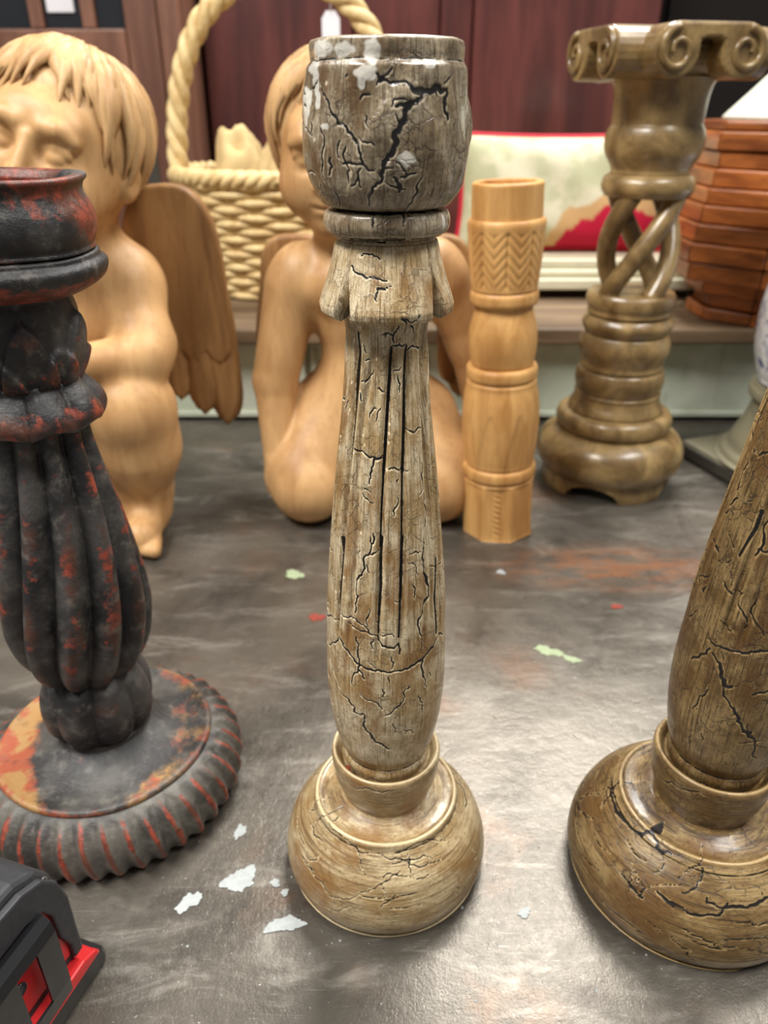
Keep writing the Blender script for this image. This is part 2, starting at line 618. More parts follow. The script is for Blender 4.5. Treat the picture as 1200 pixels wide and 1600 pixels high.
def frames(P):
    P = np.asarray(P, float)
    T = np.gradient(P, axis=0)
    T /= np.linalg.norm(T, axis=1)[:, None] + 1e-12
    N = np.zeros_like(P)
    a = np.array([0, 0, 1.]) if abs(T[0, 2]) < .9 else np.array([1., 0, 0])
    N[0] = a - T[0] * a.dot(T[0])
    N[0] /= np.linalg.norm(N[0])
    for i in range(1, len(P)):
        v = N[i - 1] - T[i] * N[i - 1].dot(T[i])
        N[i] = v / (np.linalg.norm(v) + 1e-12)
    return T, N, np.cross(T, N)


def tube_vf(P, rad, n=10, closed=False, flat=None, ridges=0):
    P = np.asarray(P, float)
    T, N, B = frames(P)
    rad = np.broadcast_to(np.asarray(rad, float), (len(P),))
    a = np.arange(n) / n * 2 * PI
    ra = 1 + (ridges * np.cos(5 * a) if ridges else 0 * a)
    ca, sa = np.cos(a) * ra, np.sin(a) * ra
    if flat is not None:
        sa = sa * flat
    V = P[:, None] + rad[:, None, None] * (ca[None, :, None] * N[:, None] + sa[None, :, None] * B[:, None])
    m = len(P)
    mm = m if closed else m - 1
    i, j = np.meshgrid(np.arange(mm), np.arange(n), indexing='ij')
    i2 = (i + 1) % m
    j2 = (j + 1) % n
    Fq = np.stack([i * n + j, i * n + j2, i2 * n + j2, i2 * n + j], -1).reshape(-1, 4)
    V = V.reshape(-1, 3)
    if not closed:
        V = np.vstack([V, P[0], P[-1]])
        a0, a1 = m * n, m * n + 1
        jj = np.arange(n)
        c0 = np.stack([np.full(n, a0), (jj + 1) % n, jj, np.full(n, a0)], -1)
        c1 = np.stack([np.full(n, a1), (m - 1) * n + jj, (m - 1) * n + (jj + 1) % n, np.full(n, a1)], -1)
        return V, Fq, np.vstack([c0, c1])[:, :3]
    return V, Fq, np.zeros((0, 3), int)


def tube(name, P, rad, mat, parent=None, n=10, closed=False, label=None, flat=None):
    V, Q, T = tube_vf(P, rad, n, closed, flat)
    return mesh_np(name, V, [tuple(q) for q in Q] + [tuple(t) for t in T], mat, parent, True, None, label)


def arc_solid(name, loop, th0, th1, n, mat, parent=None, attrs=None, k=1., cracks=None, step=None, label=None, halfw=None):
    """closed (r,z) loop in mm swept through an arc, with end caps"""
    L = np.asarray(loop, float)
    if step:
        L = resample(np.vstack([L, L[0]]), step)[:-1]
    th = np.linspace(th0, th1, n)
    TH, R = np.meshgrid(th, L[:, 0])
    Z = np.repeat(L[:, 1][:, None], n, 1)
    ck = np.zeros_like(R)
    if cracks is not None:
        ck = crack_field(th, L[:, 1], L[:, 0], cracks)
        R = R - ck * .4
    if halfw:
        c0, h0 = (th0 + th1) / 2, (th1 - th0) / 2
        hh = np.minimum(math.radians(43.5), np.arcsin(np.minimum(1, halfw / np.maximum(L[:, 0], 1))))
        TH = c0 + (TH - c0) / h0 * hh[:, None]
    V = np.stack([R * np.sin(TH), -R * np.cos(TH), Z], -1).reshape(-1, 3) * (k / 1000.)
    m = len(L)
    F = []
    for i in range(m):
        for j in range(n - 1):
            F.append((i * n + j, i * n + j + 1, ((i + 1) % m) * n + j + 1, ((i + 1) % m) * n + j))
    F.append([i * n for i in range(m)])
    F.append([i * n + n - 1 for i in range(m)][::-1])
    a = {'sv': ('FLOAT_VECTOR', np.stack([TH * .026, R / 1000., Z / 1000.], -1).reshape(-1, 3)), 'crack': ('FLOAT', ck)}
    o = mesh_np(name, V, F, mat, parent, True, a, label)
    return o


# ------------------------------------------------------------------ carved bodies: distance field + surface nets
class Field:
    def __init__(self, lo, hi, h):
        self.lo = np.array(lo, float)
        self.h = h
        self.n = np.ceil((np.array(hi) - self.lo) / h).astype(int) + 1
        self.D = np.full(self.n, .05, np.float32)

    def _sub(self, c, rad):
        a = np.clip(np.floor((np.array(c) - rad - self.lo) / self.h).astype(int), 0, self.n - 1)
        b = np.clip(np.ceil((np.array(c) + rad - self.lo) / self.h).astype(int) + 1, 1, self.n)
        sl = tuple(slice(a[i], b[i]) for i in range(3))
        g = np.meshgrid(*[self.lo[i] + self.h * np.arange(a[i], b[i]) for i in range(3)], indexing='ij')
        return sl, np.stack(g, -1).astype(np.float32)

    def _mix(self, sl, d, k, cut=False):
        A = self.D[sl]
        if A.size == 0:
            return
        if cut:
            h = np.clip(.5 - .5 * (A + d) / k, 0, 1)
            self.D[sl] = A * (1 - h) - d * h + k * h * (1 - h)
        else:
            h = np.clip(.5 + .5 * (A - d) / k, 0, 1)
            self.D[sl] = A * (1 - h) + d * h - k * h * (1 - h)

    def cap(self, a, b, r1, r2=None, k=.012, cut=False):
        a, b = np.array(a, float), np.array(b, float)
        r2 = r1 if r2 is None else r2
        c = (a + b) / 2
        sl, p = self._sub(c, np.linalg.norm(b - a) / 2 + max(r1, r2) + k * 2 + self.h * 3)
        ab = b - a
        t = np.clip(((p - a) @ ab) / max(ab @ ab, 1e-12), 0, 1)
        d = np.linalg.norm(p - (a + t[..., None] * ab), axis=-1) - (r1 + (r2 - r1) * t)
        self._mix(sl, d, k, cut)

    def ell(self, c, r, k=.012, R=None, cut=False):
        c, r = np.array(c, float), np.array(r, float)
        sl, p = self._sub(c, r.max() + k * 2 + self.h * 3)
        q = p - c
        if R is not None:
            q = q @ np.array(R).T      # rows of R are the local axes
        k0 = np.linalg.norm(q / r, axis=-1)
        k1 = np.linalg.norm(q / (r * r), axis=-1)
        d = np.where(k1 > 1e-6, k0 * (k0 - 1) / np.maximum(k1, 1e-6), -r.min())
        self._mix(sl, d, k, cut)

    def mesh(self):
        D = self.D
        S = D < 0
        nx, ny, nz = D.shape
        corners = [(i, j, k) for i in (0, 1) for j in (0, 1) for k in (0, 1)]
        cs = {c: D[c[0]:nx - 1 + c[0], c[1]:ny - 1 + c[1], c[2]:nz - 1 + c[2]] for c in corners}
        cnt = sum((cs[c] < 0).astype(np.int8) for c in corners)
        act = (cnt > 0) & (cnt < 8)
        idx = np.argwhere(act)
        vals = {c: cs[c][act] for c in corners}
        acc = np.zeros((len(idx), 3))
        num = np.zeros(len(idx))
        for c in corners:
            for ax in range(3):
                if c[ax] == 0:
                    e = list(c)
                    e[ax] = 1
                    e = tuple(e)
                    v0, v1 = vals[c], vals[e]
                    x = (v0 < 0) != (v1 < 0)
                    t = np.where(x, v0 / np.where(x, v0 - v1, 1), 0)
                    p = np.repeat(np.array(c, float)[None], len(idx), 0)
                    p[:, ax] += t
                    acc += p * x[:, None]
                    num += x
        V = self.lo + self.h * (idx + acc / num[:, None])
        vid = np.full((nx - 1, ny - 1, nz - 1), -1, np.int64)
        vid[act] = np.arange(len(idx))
        F = []
        for ax in range(3):
            A = np.take(S, range(0, S.shape[ax] - 1), ax)
            B = np.take(S, range(1, S.shape[ax]), ax)
            e = np.argwhere(A != B)
            u, w = [(1, 2), (2, 0), (0, 1)][ax]
            ok = (e[:, u] > 0) & (e[:, w] > 0) & (e[:, u] < D.shape[u] - 1) & (e[:, w] < D.shape[w] - 1)
            e = e[ok]
            def at(du, dw):
                q = e.copy()
                q[:, u] -= du
                q[:, w] -= dw
                return vid[q[:, 0], q[:, 1], q[:, 2]]
            q = np.stack([at(1, 1), at(0, 1), at(0, 0), at(1, 0)], -1)
            flip = ~S[e[:, 0], e[:, 1], e[:, 2]]
            q[flip] = q[flip][:, ::-1]
            F.append(q)
        return V, np.vstack(F)


def unit(v):
    v = np.array(v, float)
    return v / np.linalg.norm(v)
CRACKS_A = [(0.9,[(-7.0,390.3),(-4.9,388.2),(4.2,387.9),(14.1,387.1)]),
(2.2,[(14.1,387.1),(24.6,385.3),(44.4,386.0)]),
(1.8,[(24.6,385.3),(18.4,382.3),(11.1,379.4),(8.3,375.7),(4.1,373.3),(4.2,369.6),(0.0,366.5),(-2.9,362.6),(-3.7,359.4)]),
(0.9,[(-3.7,359.4),(-10.9,356.0),(-14.5,351.8)]),
(1.3,[(5.5,381.2),(12.6,381.8),(18.4,382.9)]),
(1.3,[(44.4,385.4),(42.0,382.4),(44.9,377.4)]),
(0.8,[(-51.5,387.8),(-43.1,383.0),(-37.9,378.7),(-34.3,376.3),(-26.0,373.8),(-19.9,370.8),(-17.2,367.7),(-15.9,364.5),(-8.7,362.6)]),
(0.6,[(-32.0,364.3),(-15.9,364.5)]),
(0.5,[(-27.9,369.5),(-26.5,362.4)]),
(0.5,[(-32.7,371.3),(-34.4,366.2)]),
(0.5,[(-17.6,363.2),(-18.6,357.3)]),
(0.6,[(-42.2,366.1),(-43.0,360.8)]),
(0.4,[(-27.3,362.4),(-28.7,358.4)]),
(0.5,[(-41.9,355.4),(-47.0,348.8)]),
(1.2,[(4.4,360.7),(9.1,357.4),(8.5,356.0)]),
(0.8,[(8.8,360.7),(19.3,361.9)]),
(0.6,[(14.7,349.6),(22.4,355.8),(24.4,360.5)]),
(0.7,[(80.4,349.7),(83.7,358.8),(84.2,365.0)]),
(0.4,[(-14.0,378.8),(-11.8,375.1)]),
(0.4,[(-50.7,374.9),(-48.1,364.6),(-48.8,358.6)]),
(0.8,[(-38.4,339.5),(-9.4,338.9),(14.2,339.2)]),
(0.6,[(-35.1,330.2),(-21.7,328.1),(-8.4,327.3),(2.1,326.6)]),
(0.5,[(-23.7,334.0),(-4.6,333.2)]),
(0.6,[(-7.7,319.5),(-6.0,323.8),(4.0,324.5)]),
(0.5,[(-12.2,347.5),(-11.4,344.1)]),
(0.5,[(14.1,348.8),(14.2,344.8)]),
(0.6,[(-5.6,305.4),(8.4,304.9),(15.7,308.4),(12.1,313.5),(20.9,311.7),(27.0,314.5)]),
(0.6,[(8.4,304.9),(10.1,302.0)]),
(0.5,[(31.9,309.1),(39.6,305.2)]),
(0.5,[(-14.9,256.0),(-5.0,257.1)]),
(0.7,[(-5.0,257.1),(-13.7,256.0),(-17.1,250.5),(-19.1,244.9)]),
(0.5,[(-39.6,258.8),(-27.2,258.0),(-4.9,256.2)]),
(0.4,[(2.4,251.8),(14.6,251.0),(24.9,250.5)]),
(0.4,[(25.7,267.8),(49.3,266.9)]),
(0.6,[(-13.2,223.5),(-15.1,216.5)]),
(0.4,[(7.8,231.4),(11.5,239.7)]),
(0.4,[(-11.3,284.6),(-2.8,283.0)]),
(0.35,[(-35.7,281.9),(-33.4,278.7)]),
(0.5,[(8.7,301.2),(17.6,301.7),(30.5,300.6)]),
(0.5,[(32.3,298.9),(45.8,299.4),(58.3,297.8)]),
(0.4,[(14.5,289.5),(16.9,282.8)]),
(0.3,[(-26.4,240.7),(-13.8,236.8)]),
(1.3,[(-41.6,305.1),(-45.2,289.8),(-45.3,274.3),(-47.3,253.5),(-47.8,234.5),(-49.5,217.3)]),
(1.3,[(6.7,300.4),(4.3,289.6),(0.0,271.1),(-3.6,250.0),(-5.6,233.3),(-6.4,216.9)]),
(1.3,[(29.5,300.2),(26.2,289.1),(22.7,267.1),(19.0,249.5),(16.4,221.4)]),
(1.1,[(87.5,294.3),(68.7,272.1),(65.6,251.1),(67.3,229.2),(69.8,213.1)]),
(0.6,[(55.1,277.0),(51.1,255.8),(48.5,237.3),(45.5,223.0)]),
(1.2,[(-52.2,216.8),(-50.3,208.3),(-52.0,186.4),(-52.2,176.6)]),
(1.3,[(-4.2,221.8),(-5.7,213.4),(-5.5,198.0),(-7.2,183.8),(-7.7,174.4)]),
(1.3,[(17.0,221.3),(15.6,213.0),(13.8,192.6),(11.9,172.0)]),
(1.2,[(58.6,205.6),(53.1,186.1),(54.9,167.0)]),
(1.0,[(42.3,218.5),(41.4,212.9),(43.3,198.6),(35.9,181.5),(33.9,162.3)]),
(0.9,[(-8.1,173.3),(-3.4,168.6),(4.0,167.6),(11.5,168.8),(12.4,163.3)]),
(1.0,[(-86.2,152.1),(-52.0,165.6),(-47.3,165.3),(-36.7,160.6),(-26.6,156.4),(-12.7,154.8),(-1.5,154.5),(9.6,154.5)]),
(1.3,[(9.6,154.5),(23.1,155.8),(36.3,157.3),(49.8,160.6),(56.6,164.3)]),
(0.8,[(56.6,164.3),(71.7,160.4)]),
(0.5,[(-86.2,163.5),(-49.5,174.6)]),
(0.7,[(-16.3,221.4),(-16.0,214.8),(-23.3,210.4),(-28.2,201.1),(-27.6,192.1),(-30.5,183.5)]),
(0.5,[(-15.9,213.4),(-7.8,215.2)]),
(0.4,[(-16.8,177.9),(-16.0,187.4)]),
(0.5,[(-48.3,179.8),(-29.3,180.5),(-18.8,177.7),(-9.0,173.2)]),
(0.5,[(-38.5,176.7),(-24.8,174.8),(-12.8,174.1)]),
(0.7,[(-28.9,171.0),(-27.7,163.5),(-26.6,154.7),(-33.2,142.8)]),
(0.9,[(-26.6,154.7),(-20.5,148.8)]),
(0.9,[(-46.5,134.2),(-37.3,133.2),(-31.8,127.0),(-22.0,127.8)]),
(1.3,[(-22.0,127.8),(-22.6,119.7),(-13.8,112.7),(-3.7,109.0),(4.5,105.1)]),
(0.7,[(-1.6,128.5),(9.7,133.1),(17.2,138.6)]),
(0.4,[(17.2,138.6),(21.2,145.1)]),
(0.5,[(-24.6,139.8),(-7.1,135.8),(-3.4,132.2)]),
(1.2,[(35.1,157.5),(37.5,146.5)]),
(0.5,[(37.5,146.5),(41.4,139.4)]),
(0.5,[(31.9,137.1),(37.1,129.4),(36.4,124.5)]),
(0.4,[(-69.4,146.9),(-55.6,141.0),(-46.5,134.2)]),
(0.5,[(4.0,162.6),(4.9,155.9)]),
(0.4,[(2.1,151.4),(3.1,147.9)]),
(0.4,[(-3.4,144.4),(-3.4,139.7)]),
(0.4,[(6.1,123.1),(9.2,117.4)]),
(0.4,[(18.3,117.7),(29.7,113.2)]),
(0.4,[(-11.9,172.0),(-11.8,166.6)]),
(0.4,[(26.5,198.3),(27.8,191.1)]),
(0.35,[(23.1,213.3),(37.3,212.5)]),
(0.4,[(-51.0,29.4),(-40.1,26.6),(-31.7,22.4)]),
(0.4,[(-60.7,28.6),(-46.5,28.7)]),
(0.35,[(-28.4,49.6),(-9.9,51.3),(6.8,52.0)]),
(0.35,[(6.3,46.3),(26.4,48.9),(46.8,43.2)]),
(0.35,[(18.1,35.7),(26.5,35.5)]),
(0.6,[(113.5,35.6),(98.7,42.7)]),
(0.5,[(-40.6,75.2),(-17.5,79.0),(8.7,79.2)]),
(0.35,[(-50.8,50.4),(-30.2,48.9),(-12.5,45.9)]),
(0.35,[(-66.2,42.1),(-49.8,42.0)]),
(0.3,[(-6.3,46.3),(14.6,42.8),(37.7,38.3)]),
(0.4,[(15.6,45.6),(15.6,36.2)]),
(0.3,[(2.3,23.4),(18.7,23.0)])]
CRACKS_B = [(1.2,[(-74.8,143.4),(-59.8,154.5)]),
(1.0,[(-63.7,158.6),(-47.6,158.3),(-33.4,159.5),(-21.2,163.1),(-10.3,168.5)]),
(1.8,[(-56.2,153.3),(-44.6,145.9),(-40.0,140.9),(-33.4,142.6)]),
(1.2,[(-39.4,139.4),(-23.2,128.3),(-9.3,117.7),(6.4,103.9)]),
(1.6,[(-15.1,119.8),(-8.1,120.6)]),
(0.6,[(-60.0,120.3),(-52.2,132.0),(-51.5,137.3)]),
(0.8,[(-16.7,140.9),(-5.2,146.5)]),
(1.2,[(-60.1,200.0),(-54.1,213.2),(-53.7,220.9)]),
(1.0,[(-47.4,202.7),(-44.4,211.1),(-46.0,222.1)]),
(0.6,[(-46.4,205.6),(-26.3,204.1)]),
(0.9,[(-66.4,186.0),(-55.2,183.3)]),
(0.5,[(-35.4,184.9),(-21.9,170.2)]),
(0.5,[(-49.0,182.0),(-38.1,170.2)]),
(1.4,[(-98.4,45.6),(-76.5,46.0),(-55.2,50.6),(-38.1,48.3)]),
(1.2,[(-55.8,31.5),(-49.1,29.9),(-42.5,28.7)]),
(1.2,[(-37.7,34.7),(-34.0,33.7),(-28.7,31.8)]),
(1.0,[(-30.8,33.7),(-19.9,32.0),(-8.4,34.1),(-4.6,38.6)]),
(0.6,[(-14.9,37.6),(-14.4,39.8)]),
(1.1,[(-14.9,37.6),(-2.1,37.6),(11.9,38.5),(23.7,38.0)]),
(0.5,[(-42.5,28.7),(-43.7,33.2)]),
(0.6,[(-20.5,48.5),(-20.8,42.8),(-27.7,38.1)]),
(0.6,[(1.0,52.4),(10.1,52.8)]),
(0.6,[(-52.0,52.4),(-50.2,53.0)]),
(0.7,[(-59.2,11.5),(-48.3,12.4),(-37.1,12.0)]),
(0.5,[(-37.7,2.7),(-23.7,8.3)]),
(0.5,[(-114.1,12.0),(-104.7,28.4),(-103.0,43.8),(-103.1,53.2)]),
(0.5,[(-20.7,21.6),(-12.1,19.4),(-1.1,19.2)]),
(0.6,[(-72.0,69.8),(-47.5,75.6),(-26.6,78.7)]),
(0.6,[(-24.2,25.1),(-15.5,23.3),(-6.6,18.8)]),
(0.5,[(-0.7,32.0),(10.5,30.0),(20.7,29.1)]),
(0.5,[(-7.0,21.9),(7.2,25.0),(20.6,20.1)]),
(0.5,[(-27.0,19.0),(-15.5,7.9)]),
(0.5,[(6.2,18.8),(22.2,11.8)])]

# ================================================================== the setting
fl = box('floor', (-3, -1.2, -.83), (3, 2.65, -.80), M['concrete'], bevel=0)
tag(fl, 'grey workshop floor', None, kind='structure')
wb = box('wall_back', (-3, 2.62, -.80), (3, 2.68, 2.4), M['dark_wall'], bevel=0)
tag(wb, 'dark back wall seen between the wardrobes', None, kind='structure')

# ------------------------------------------------------------------ tall furniture at the back
def wardrobe():
    t = thing('wardrobe', 'glossy dark red mahogany wardrobe standing behind the basket and cushion', 'wardrobe', (.1, 1.9, -.8))
    box('carcass', (-.485, .03, .0), (.48, .55, 2.1), M['mahogany'], t, .004)
    xs = [-.484, -.165, .02, .085, .479]
    for a, b in zip(xs[:-1], xs[1:]):
        d = box('door_panel', (a + .002, .0, .06), (b - .002, .03, 2.06), M['mahogany'], t, .004)
    box('stile', (.018, -.012, .06), (.083, .0, 2.06), M['mahogany'], t, .006, 3)
    box('plinth', (-.485, .002, 0), (.48, .03, .06), M['mahogany'], t, .003)
wardrobe()


def cabinet():
    t = thing('glazed_cabinet', 'brown walnut cabinet with small glass panes behind the curly headed cherub', 'cabinet', (-.78, 1.75, -.8))
    box('carcass', (-.5, .03, 0), (.388, .5, 2.1), M['walnut'], t, .004)
    z0 = 1.31
    # stiles and rails of the glazed door
    box('stile', (.345, -.004, .05), (.387, .03, 2.06), M['walnut'], t, .004)
    box('stile', (.28, -.001, .05), (.343, .03, 2.06), M['walnut'], t, .004)
    box('bottom_rail', (-.49, -.002, 1.235), (.279, .03, z0), M['walnut'], t, .004)
    for x in (-.09, .112, .212):
        box('glazing_bar', (x - .014, -.002, z0), (x + .012, .03, 2.06), M['walnut'], t, .003)
    for a, b in ((-.49, -.104), (-.078, .098), (.124, .198), (.224, .28)):
        box('pane', (a, .012, z0), (b, .018, 2.06), M['dark_glass'], t, 0)
    box('price_label', (.132, .006, 1.337), (.184, .0119, 1.40), M['paper'], t, .001)
    box('lower_panel', (-.49, .006, .6), (.279, .03, 1.232), M['walnut'], t, .005)
    box('panel_moulding', (.262, -.004, .62), (.277, .006, 1.2), M['walnut'], t, .002)
    box('escutcheon', (.287, -.005, 1.02), (.312, -.001, 1.16), M['foot_dark'], t, .002)
cabinet()

dk = thing('dark_gap_cupboard', 'near-black cupboard shape filling the dark gap at the right behind the scroll capital', 'cupboard', (1.15, 2.05, -.8))  # near-black colour stands in for the dark gap beside the wardrobe
box('carcass', (-.52, .02, 0), (.55, .5, 2.1), M['dark_wall'], dk, .004)
box('door', (-.51, 0, .05), (.0, .02, 2.05), M['dark_wall'], dk, .004)
box('door', (.004, 0, .05), (.54, .02, 2.05), M['dark_wall'], dk, .004)

# ------------------------------------------------------------------ work table
tb = thing('work_table', 'long work table with a scuffed grey metal top carrying everything', 'table', (0, .62, -.8))
top = box('tabletop', (-1.1, -.62, .77), (1.1, .98, .80), M['table'], tb, .004)
top.location = (0, 0, 0)
for x in (-1.04, 1.04):
    for y in (-.56, .92):
        box('leg', (x - .035, y - .035, 0), (x + .035, y + .035, .77), M['foot_dark'], tb, .004)
box('apron', (-1.03, -.56, .68), (1.03, -.53, .77), M['foot_dark'], tb, .003)
box('apron', (-1.03, .89, .68), (1.03, .92, .77), M['foot_dark'], tb, .003)

M['spot_white'] = plain('dried_white_paint', srgb(166, 171, 169), .7, 0, .3, .12, 250, .3)
M['spot_green'] = plain('pale_green_chalk', srgb(160, 172, 138), .8, 0, .2, .1, 250, .2)
M['spot_red'] = plain('red_paint_fleck', srgb(150, 70, 56), .7, 0, .3, .15, 250, .2)


def spot(x, y, rx, ry, rot, mat, seed, rough=.35, label=None):
    r = random.Random(seed)
    n = 44
    ph = [r.uniform(0, 6.28) for _ in range(5)]
    pts = []
    for i in range(n):
        a = i / n * 2 * PI
        q = 1 + rough * (.5 * math.sin(2 * a + ph[0]) + .4 * math.sin(3 * a + ph[1]) + .3 * math.sin(5 * a + ph[2]) + .22 * math.sin(8 * a + ph[3]) + .16 * math.sin(13 * a + ph[4]) + .12 * math.sin(19 * a + ph[0]))
        px, py = .88 * rx * q * math.cos(a), .88 * ry * q * math.sin(a)
        pts.append((px * math.cos(rot) - py * math.sin(rot), px * math.sin(rot) + py * math.cos(rot)))
    o = prism('paint_spot', pts, 0, .0005, mat, tb, 'z', 0, label=label)
    o.location = (x, y - .62, .8)
    return o


for a in ((-.0802, .2816, .0095, .0085, .3, 'spot_white', 1), (-.1057, .268, .0048, .008, -.6, 'spot_white', 2), (-.0523, .2552, .010, .0052, .15, 'spot_white', 3),
          (-.0855, .3136, .003, .0065, -.3, 'spot_white', 4), (-.0604, .2796, .0032, .0026, 0, 'spot_white', 5), (-.0544, .2737, .0026, .0022, 0, 'spot_white', 6),
          (.130, .484, .011, .0065, -.35, 'spot_green', 7), (.146, .474, .007, .0045, -.5, 'spot_green', 8), (-.0566, .5291, .007, .006, .4, 'spot_red', 9),
          (-.0823, .5957, .009, .008, .2, 'spot_green', 10), (.108, .60, .004, .004, 0, 'spot_white', 12), (-.118, .76, .008, .006, .3, 'spot_white', 13),
          (-.097, .775, .006, .003, .3, 'spot_white', 14), (.075, .262, .004, .003, .3, 'spot_white', 15), (.2, .545, .005, .004, .2, 'spot_red', 16)):
    spot(a[0], a[1], a[2], a[3], a[4], M[a[5]], a[6])
# grit and paint crumbs scattered over the near part of the top
gv, gf = [], []
for i in range(110):
    x, y = rng.uniform(-.14, .14), rng.uniform(.16, .32)
    s = rng.choice([.0003, .0004, .0004, .0006, .0009])
    a = rng.uniform(0, 3)
    b = len(gv)
    for q in range(4):
        gv.append((x + s * math.cos(a + q * 1.57) * rng.uniform(.6, 1.3), y - .62 + s * math.sin(a + q * 1.57) * rng.uniform(.6, 1.3), .8))
    gv.append((x, y - .62, .8 + s * .7))
    gf += [(b + q, b + (q + 1) % 4, b + 4) for q in range(4)]
gr = mesh_np('grit', gv, gf, M['spot_white'], tb, False)
gr['kind'] = 'stuff'

# ------------------------------------------------------------------ low green chest at the back of the table
gc = thing('low_chest', 'low pale green chest of drawers with a worn brown top board', 'chest', (0, .985, 0))
box('body', (-.78, .012, 0), (.80, .50, .113), M['green'], gc, .002)
xs = [-.77, -.435, -.10, .355, .79]
for a, b in zip(xs[:-1], xs[1:]):
    dr = box('drawer_front', (a + .004, 0, .006), (b - .004, .013, .108), M['green'], gc, .002)
    box('drawer_edge', (a + .004, -.0035, .1), (b - .004, .0, .108), M['green'], dr, .0015)
    box('drawer_edge', (a + .004, -.0035, .006), (b - .004, .0, .014), M['green'], dr, .0015)
    box('drawer_edge', (a + .004, -.0035, .014), (a + .012, .0, .1), M['green'], dr, .0015)
    box('drawer_edge', (b - .012, -.0035, .014), (b - .004, .0, .1), M['green'], dr, .0015)
box('top_board', (-.8, -.03, .1135), (.82, .52, .133), M['plank'], gc, .003)
ZT = .1332

# ================================================================== crackle painted candlesticks
BASE_P = [(.1, 0), (49.5, 0), (51.6, .5), (53.2, 1.8), (54.5, 4), (55.6, 8), (55.9, 12.5), (55.2, 19), (53.2, 26.5), (49.8, 34), (45.2, 40.4), (41.6, 44.4), (39.8, 46.4), (39.2, 47.8), (38.9, 49.4), (38.2, 50.6), (37.2, 50.9), (36, 50.3), (34.4, 50.2), (31, 50.8), (27, 52.2), (23, 53.4), (14, 54)]
COLLAR_P = [(19.39, 51.4), (23.06, 53.0), (24.08, 56.5), (26.94, 64.7), (28.16, 72.9), (28.67, 78.0), (28.57, 80.5), (27.55, 82.2), (26.12, 81.8), (24.79, 80.0), (23.67, 77.3), (22.24, 76.4), (15.3, 75.9)]
SHAFT_P = [(14.28, 76.5), (21.02, 76.7), (22.34, 79.0), (22.75, 82.0), (22.04, 84.7), (22.34, 86.5), (24.28, 91.7), (26.32, 101.4), (27.85, 111.6), (28.87, 124.9), (29.08, 138.2), (28.77, 150.4), (28.16, 165.7), (26.94, 186.1), (25.0, 208.6), (21.83, 240.2), (18.36, 269.8), (16.32, 291.2), (16.02, 301.4), (16.73, 307.5), (17.96, 311.6), (18.36, 316.7), (18.16, 328.9), (17.96, 338.1), (12.24, 339.1)]
RING_P = [(12.24, 338.7), (19.39, 339.1), (22.24, 340.4), (23.36, 342.7), (23.36, 345.3), (22.24, 347.7), (19.39, 348.7), (12.24, 348.9)]
CUP_P = [(12.24, 348.9), (19.39, 349.0), (22.85, 349.8), (24.79, 352.4), (26.32, 356.5), (27.75, 363.1), (28.47, 370.8), (28.26, 378.9), (27.65, 386.1), (27.45, 390.8), (27.14, 392.8), (26.32, 394.0), (25.91, 395.3), (26.02, 397.3), (25.81, 399.8), (25.0, 400.8), (23.06, 400.8), (22.04, 399.5), (21.63, 395.3), (21.43, 380.0), (20.81, 371.8), (14.28, 371.2), (0.1, 371.2)]


FLUTES = [([165, 180, 220, 256, 306], [-53, -52, -49.5, -47.4, -42]), ([165, 220, 252, 273, 302], [-8, -6.4, -3.6, 0, 6.8]),
          ([165, 224, 252, 269, 302], [12, 16.4, 19, 23, 30]), ([165, 216, 254, 274, 302], [62, 69, 66, 70, 84]), ([160, 226, 258, 279, 300], [36, 45.5, 51, 56, 60])]


def shaft_disp(TH, Z, R):
    """carved flutes of the shaft, repeated round the back"""
    fade = np.clip((Z - 158) / 14, 0, 1) * np.clip((303 - Z) / 6, 0, 1)
    a = np.degrees(TH)
    dr = np.zeros_like(R)
    for zz, tt in FLUTES:
        for rep, dep in ((0, 1.), (180, 1.), (100, .6), (-100, .6)):
            if dep < 1 and zz[0] != 165:
                continue
            l = np.interp(Z, zz, tt) + rep
            d = (a - l + 180) % 360 - 180
            d = d * R * PI / 180
            w = .5 if zz[0] == 160 else 1.
            dr -= dep * w * 1.5 * np.exp(-(d / 1.15) ** 2)
            dr += dep * w * .5 * np.exp(-((np.abs(d) - 2.6) / 1.3) ** 2)
    return dr * fade, 0, {}


def cup_disp(TH, Z, R):
    """four overlapping petals carved in low relief"""
    a = np.degrees(TH) - 12
    u = ((a + 45) % 90 - 45) / 45.
    edge = 388 - 34 * np.abs(u) ** 1.6
    out = (Z > 350) & (R > 21.9)
    step = 1 / (1 + np.exp((Z - edge) / 1.2))
    dr = (.7 * step + .5 * (1 - u * u) * step) * np.clip((Z - 351) / 6, 0, 1)
    hamm = .25 * np.sin(a * .21 + Z * .23) + .2 * np.sin(a * .13 - Z * .31 + 1)
    return np.where(out, dr * np.clip((393 - Z) / 3, 0, 1) + hamm * np.clip((Z - 351) / 6, 0, 1), 0), 0, {}


def chips(TH, Z, R):
    a = np.degrees(TH)
    c = np.zeros_like(R)
    rn = .6 * np.sin(a * .9) + .5 * np.sin(a * .37 + Z * 1.3) + .5 * np.sin(Z * 2.1 + a * .2)
    for (t, z, wt, wz) in ((-56, 397.5, 14, 2.6), (-32, 397, 9, 2.2), (-10, 396.5, 6, 4), (-14, 390.5, 8, 2.2), (-17, 388.4, 3, 2.5), (-58, 389, 5, 5), (-55, 383, 3.5, 3), (-70, 380, 8, 7),
                           (30, 393.6, 17, .7), (-46, 375.5, 4, 1), (12, 366, 6, 2.4), (60, 345, 3, 2.5), (30, 392.9, 4, 1.2), (-62, 393, 10, 2.5), (-16, 319, 5, 1), (40, 318, 4, 2)):
        d = np.hypot((a - t) / wt, (Z - z) / wz) + .12 * rn
        c = np.maximum(c, np.clip((1.05 - d) * 5, 0, 1) * .85)
    return {'chip': c}


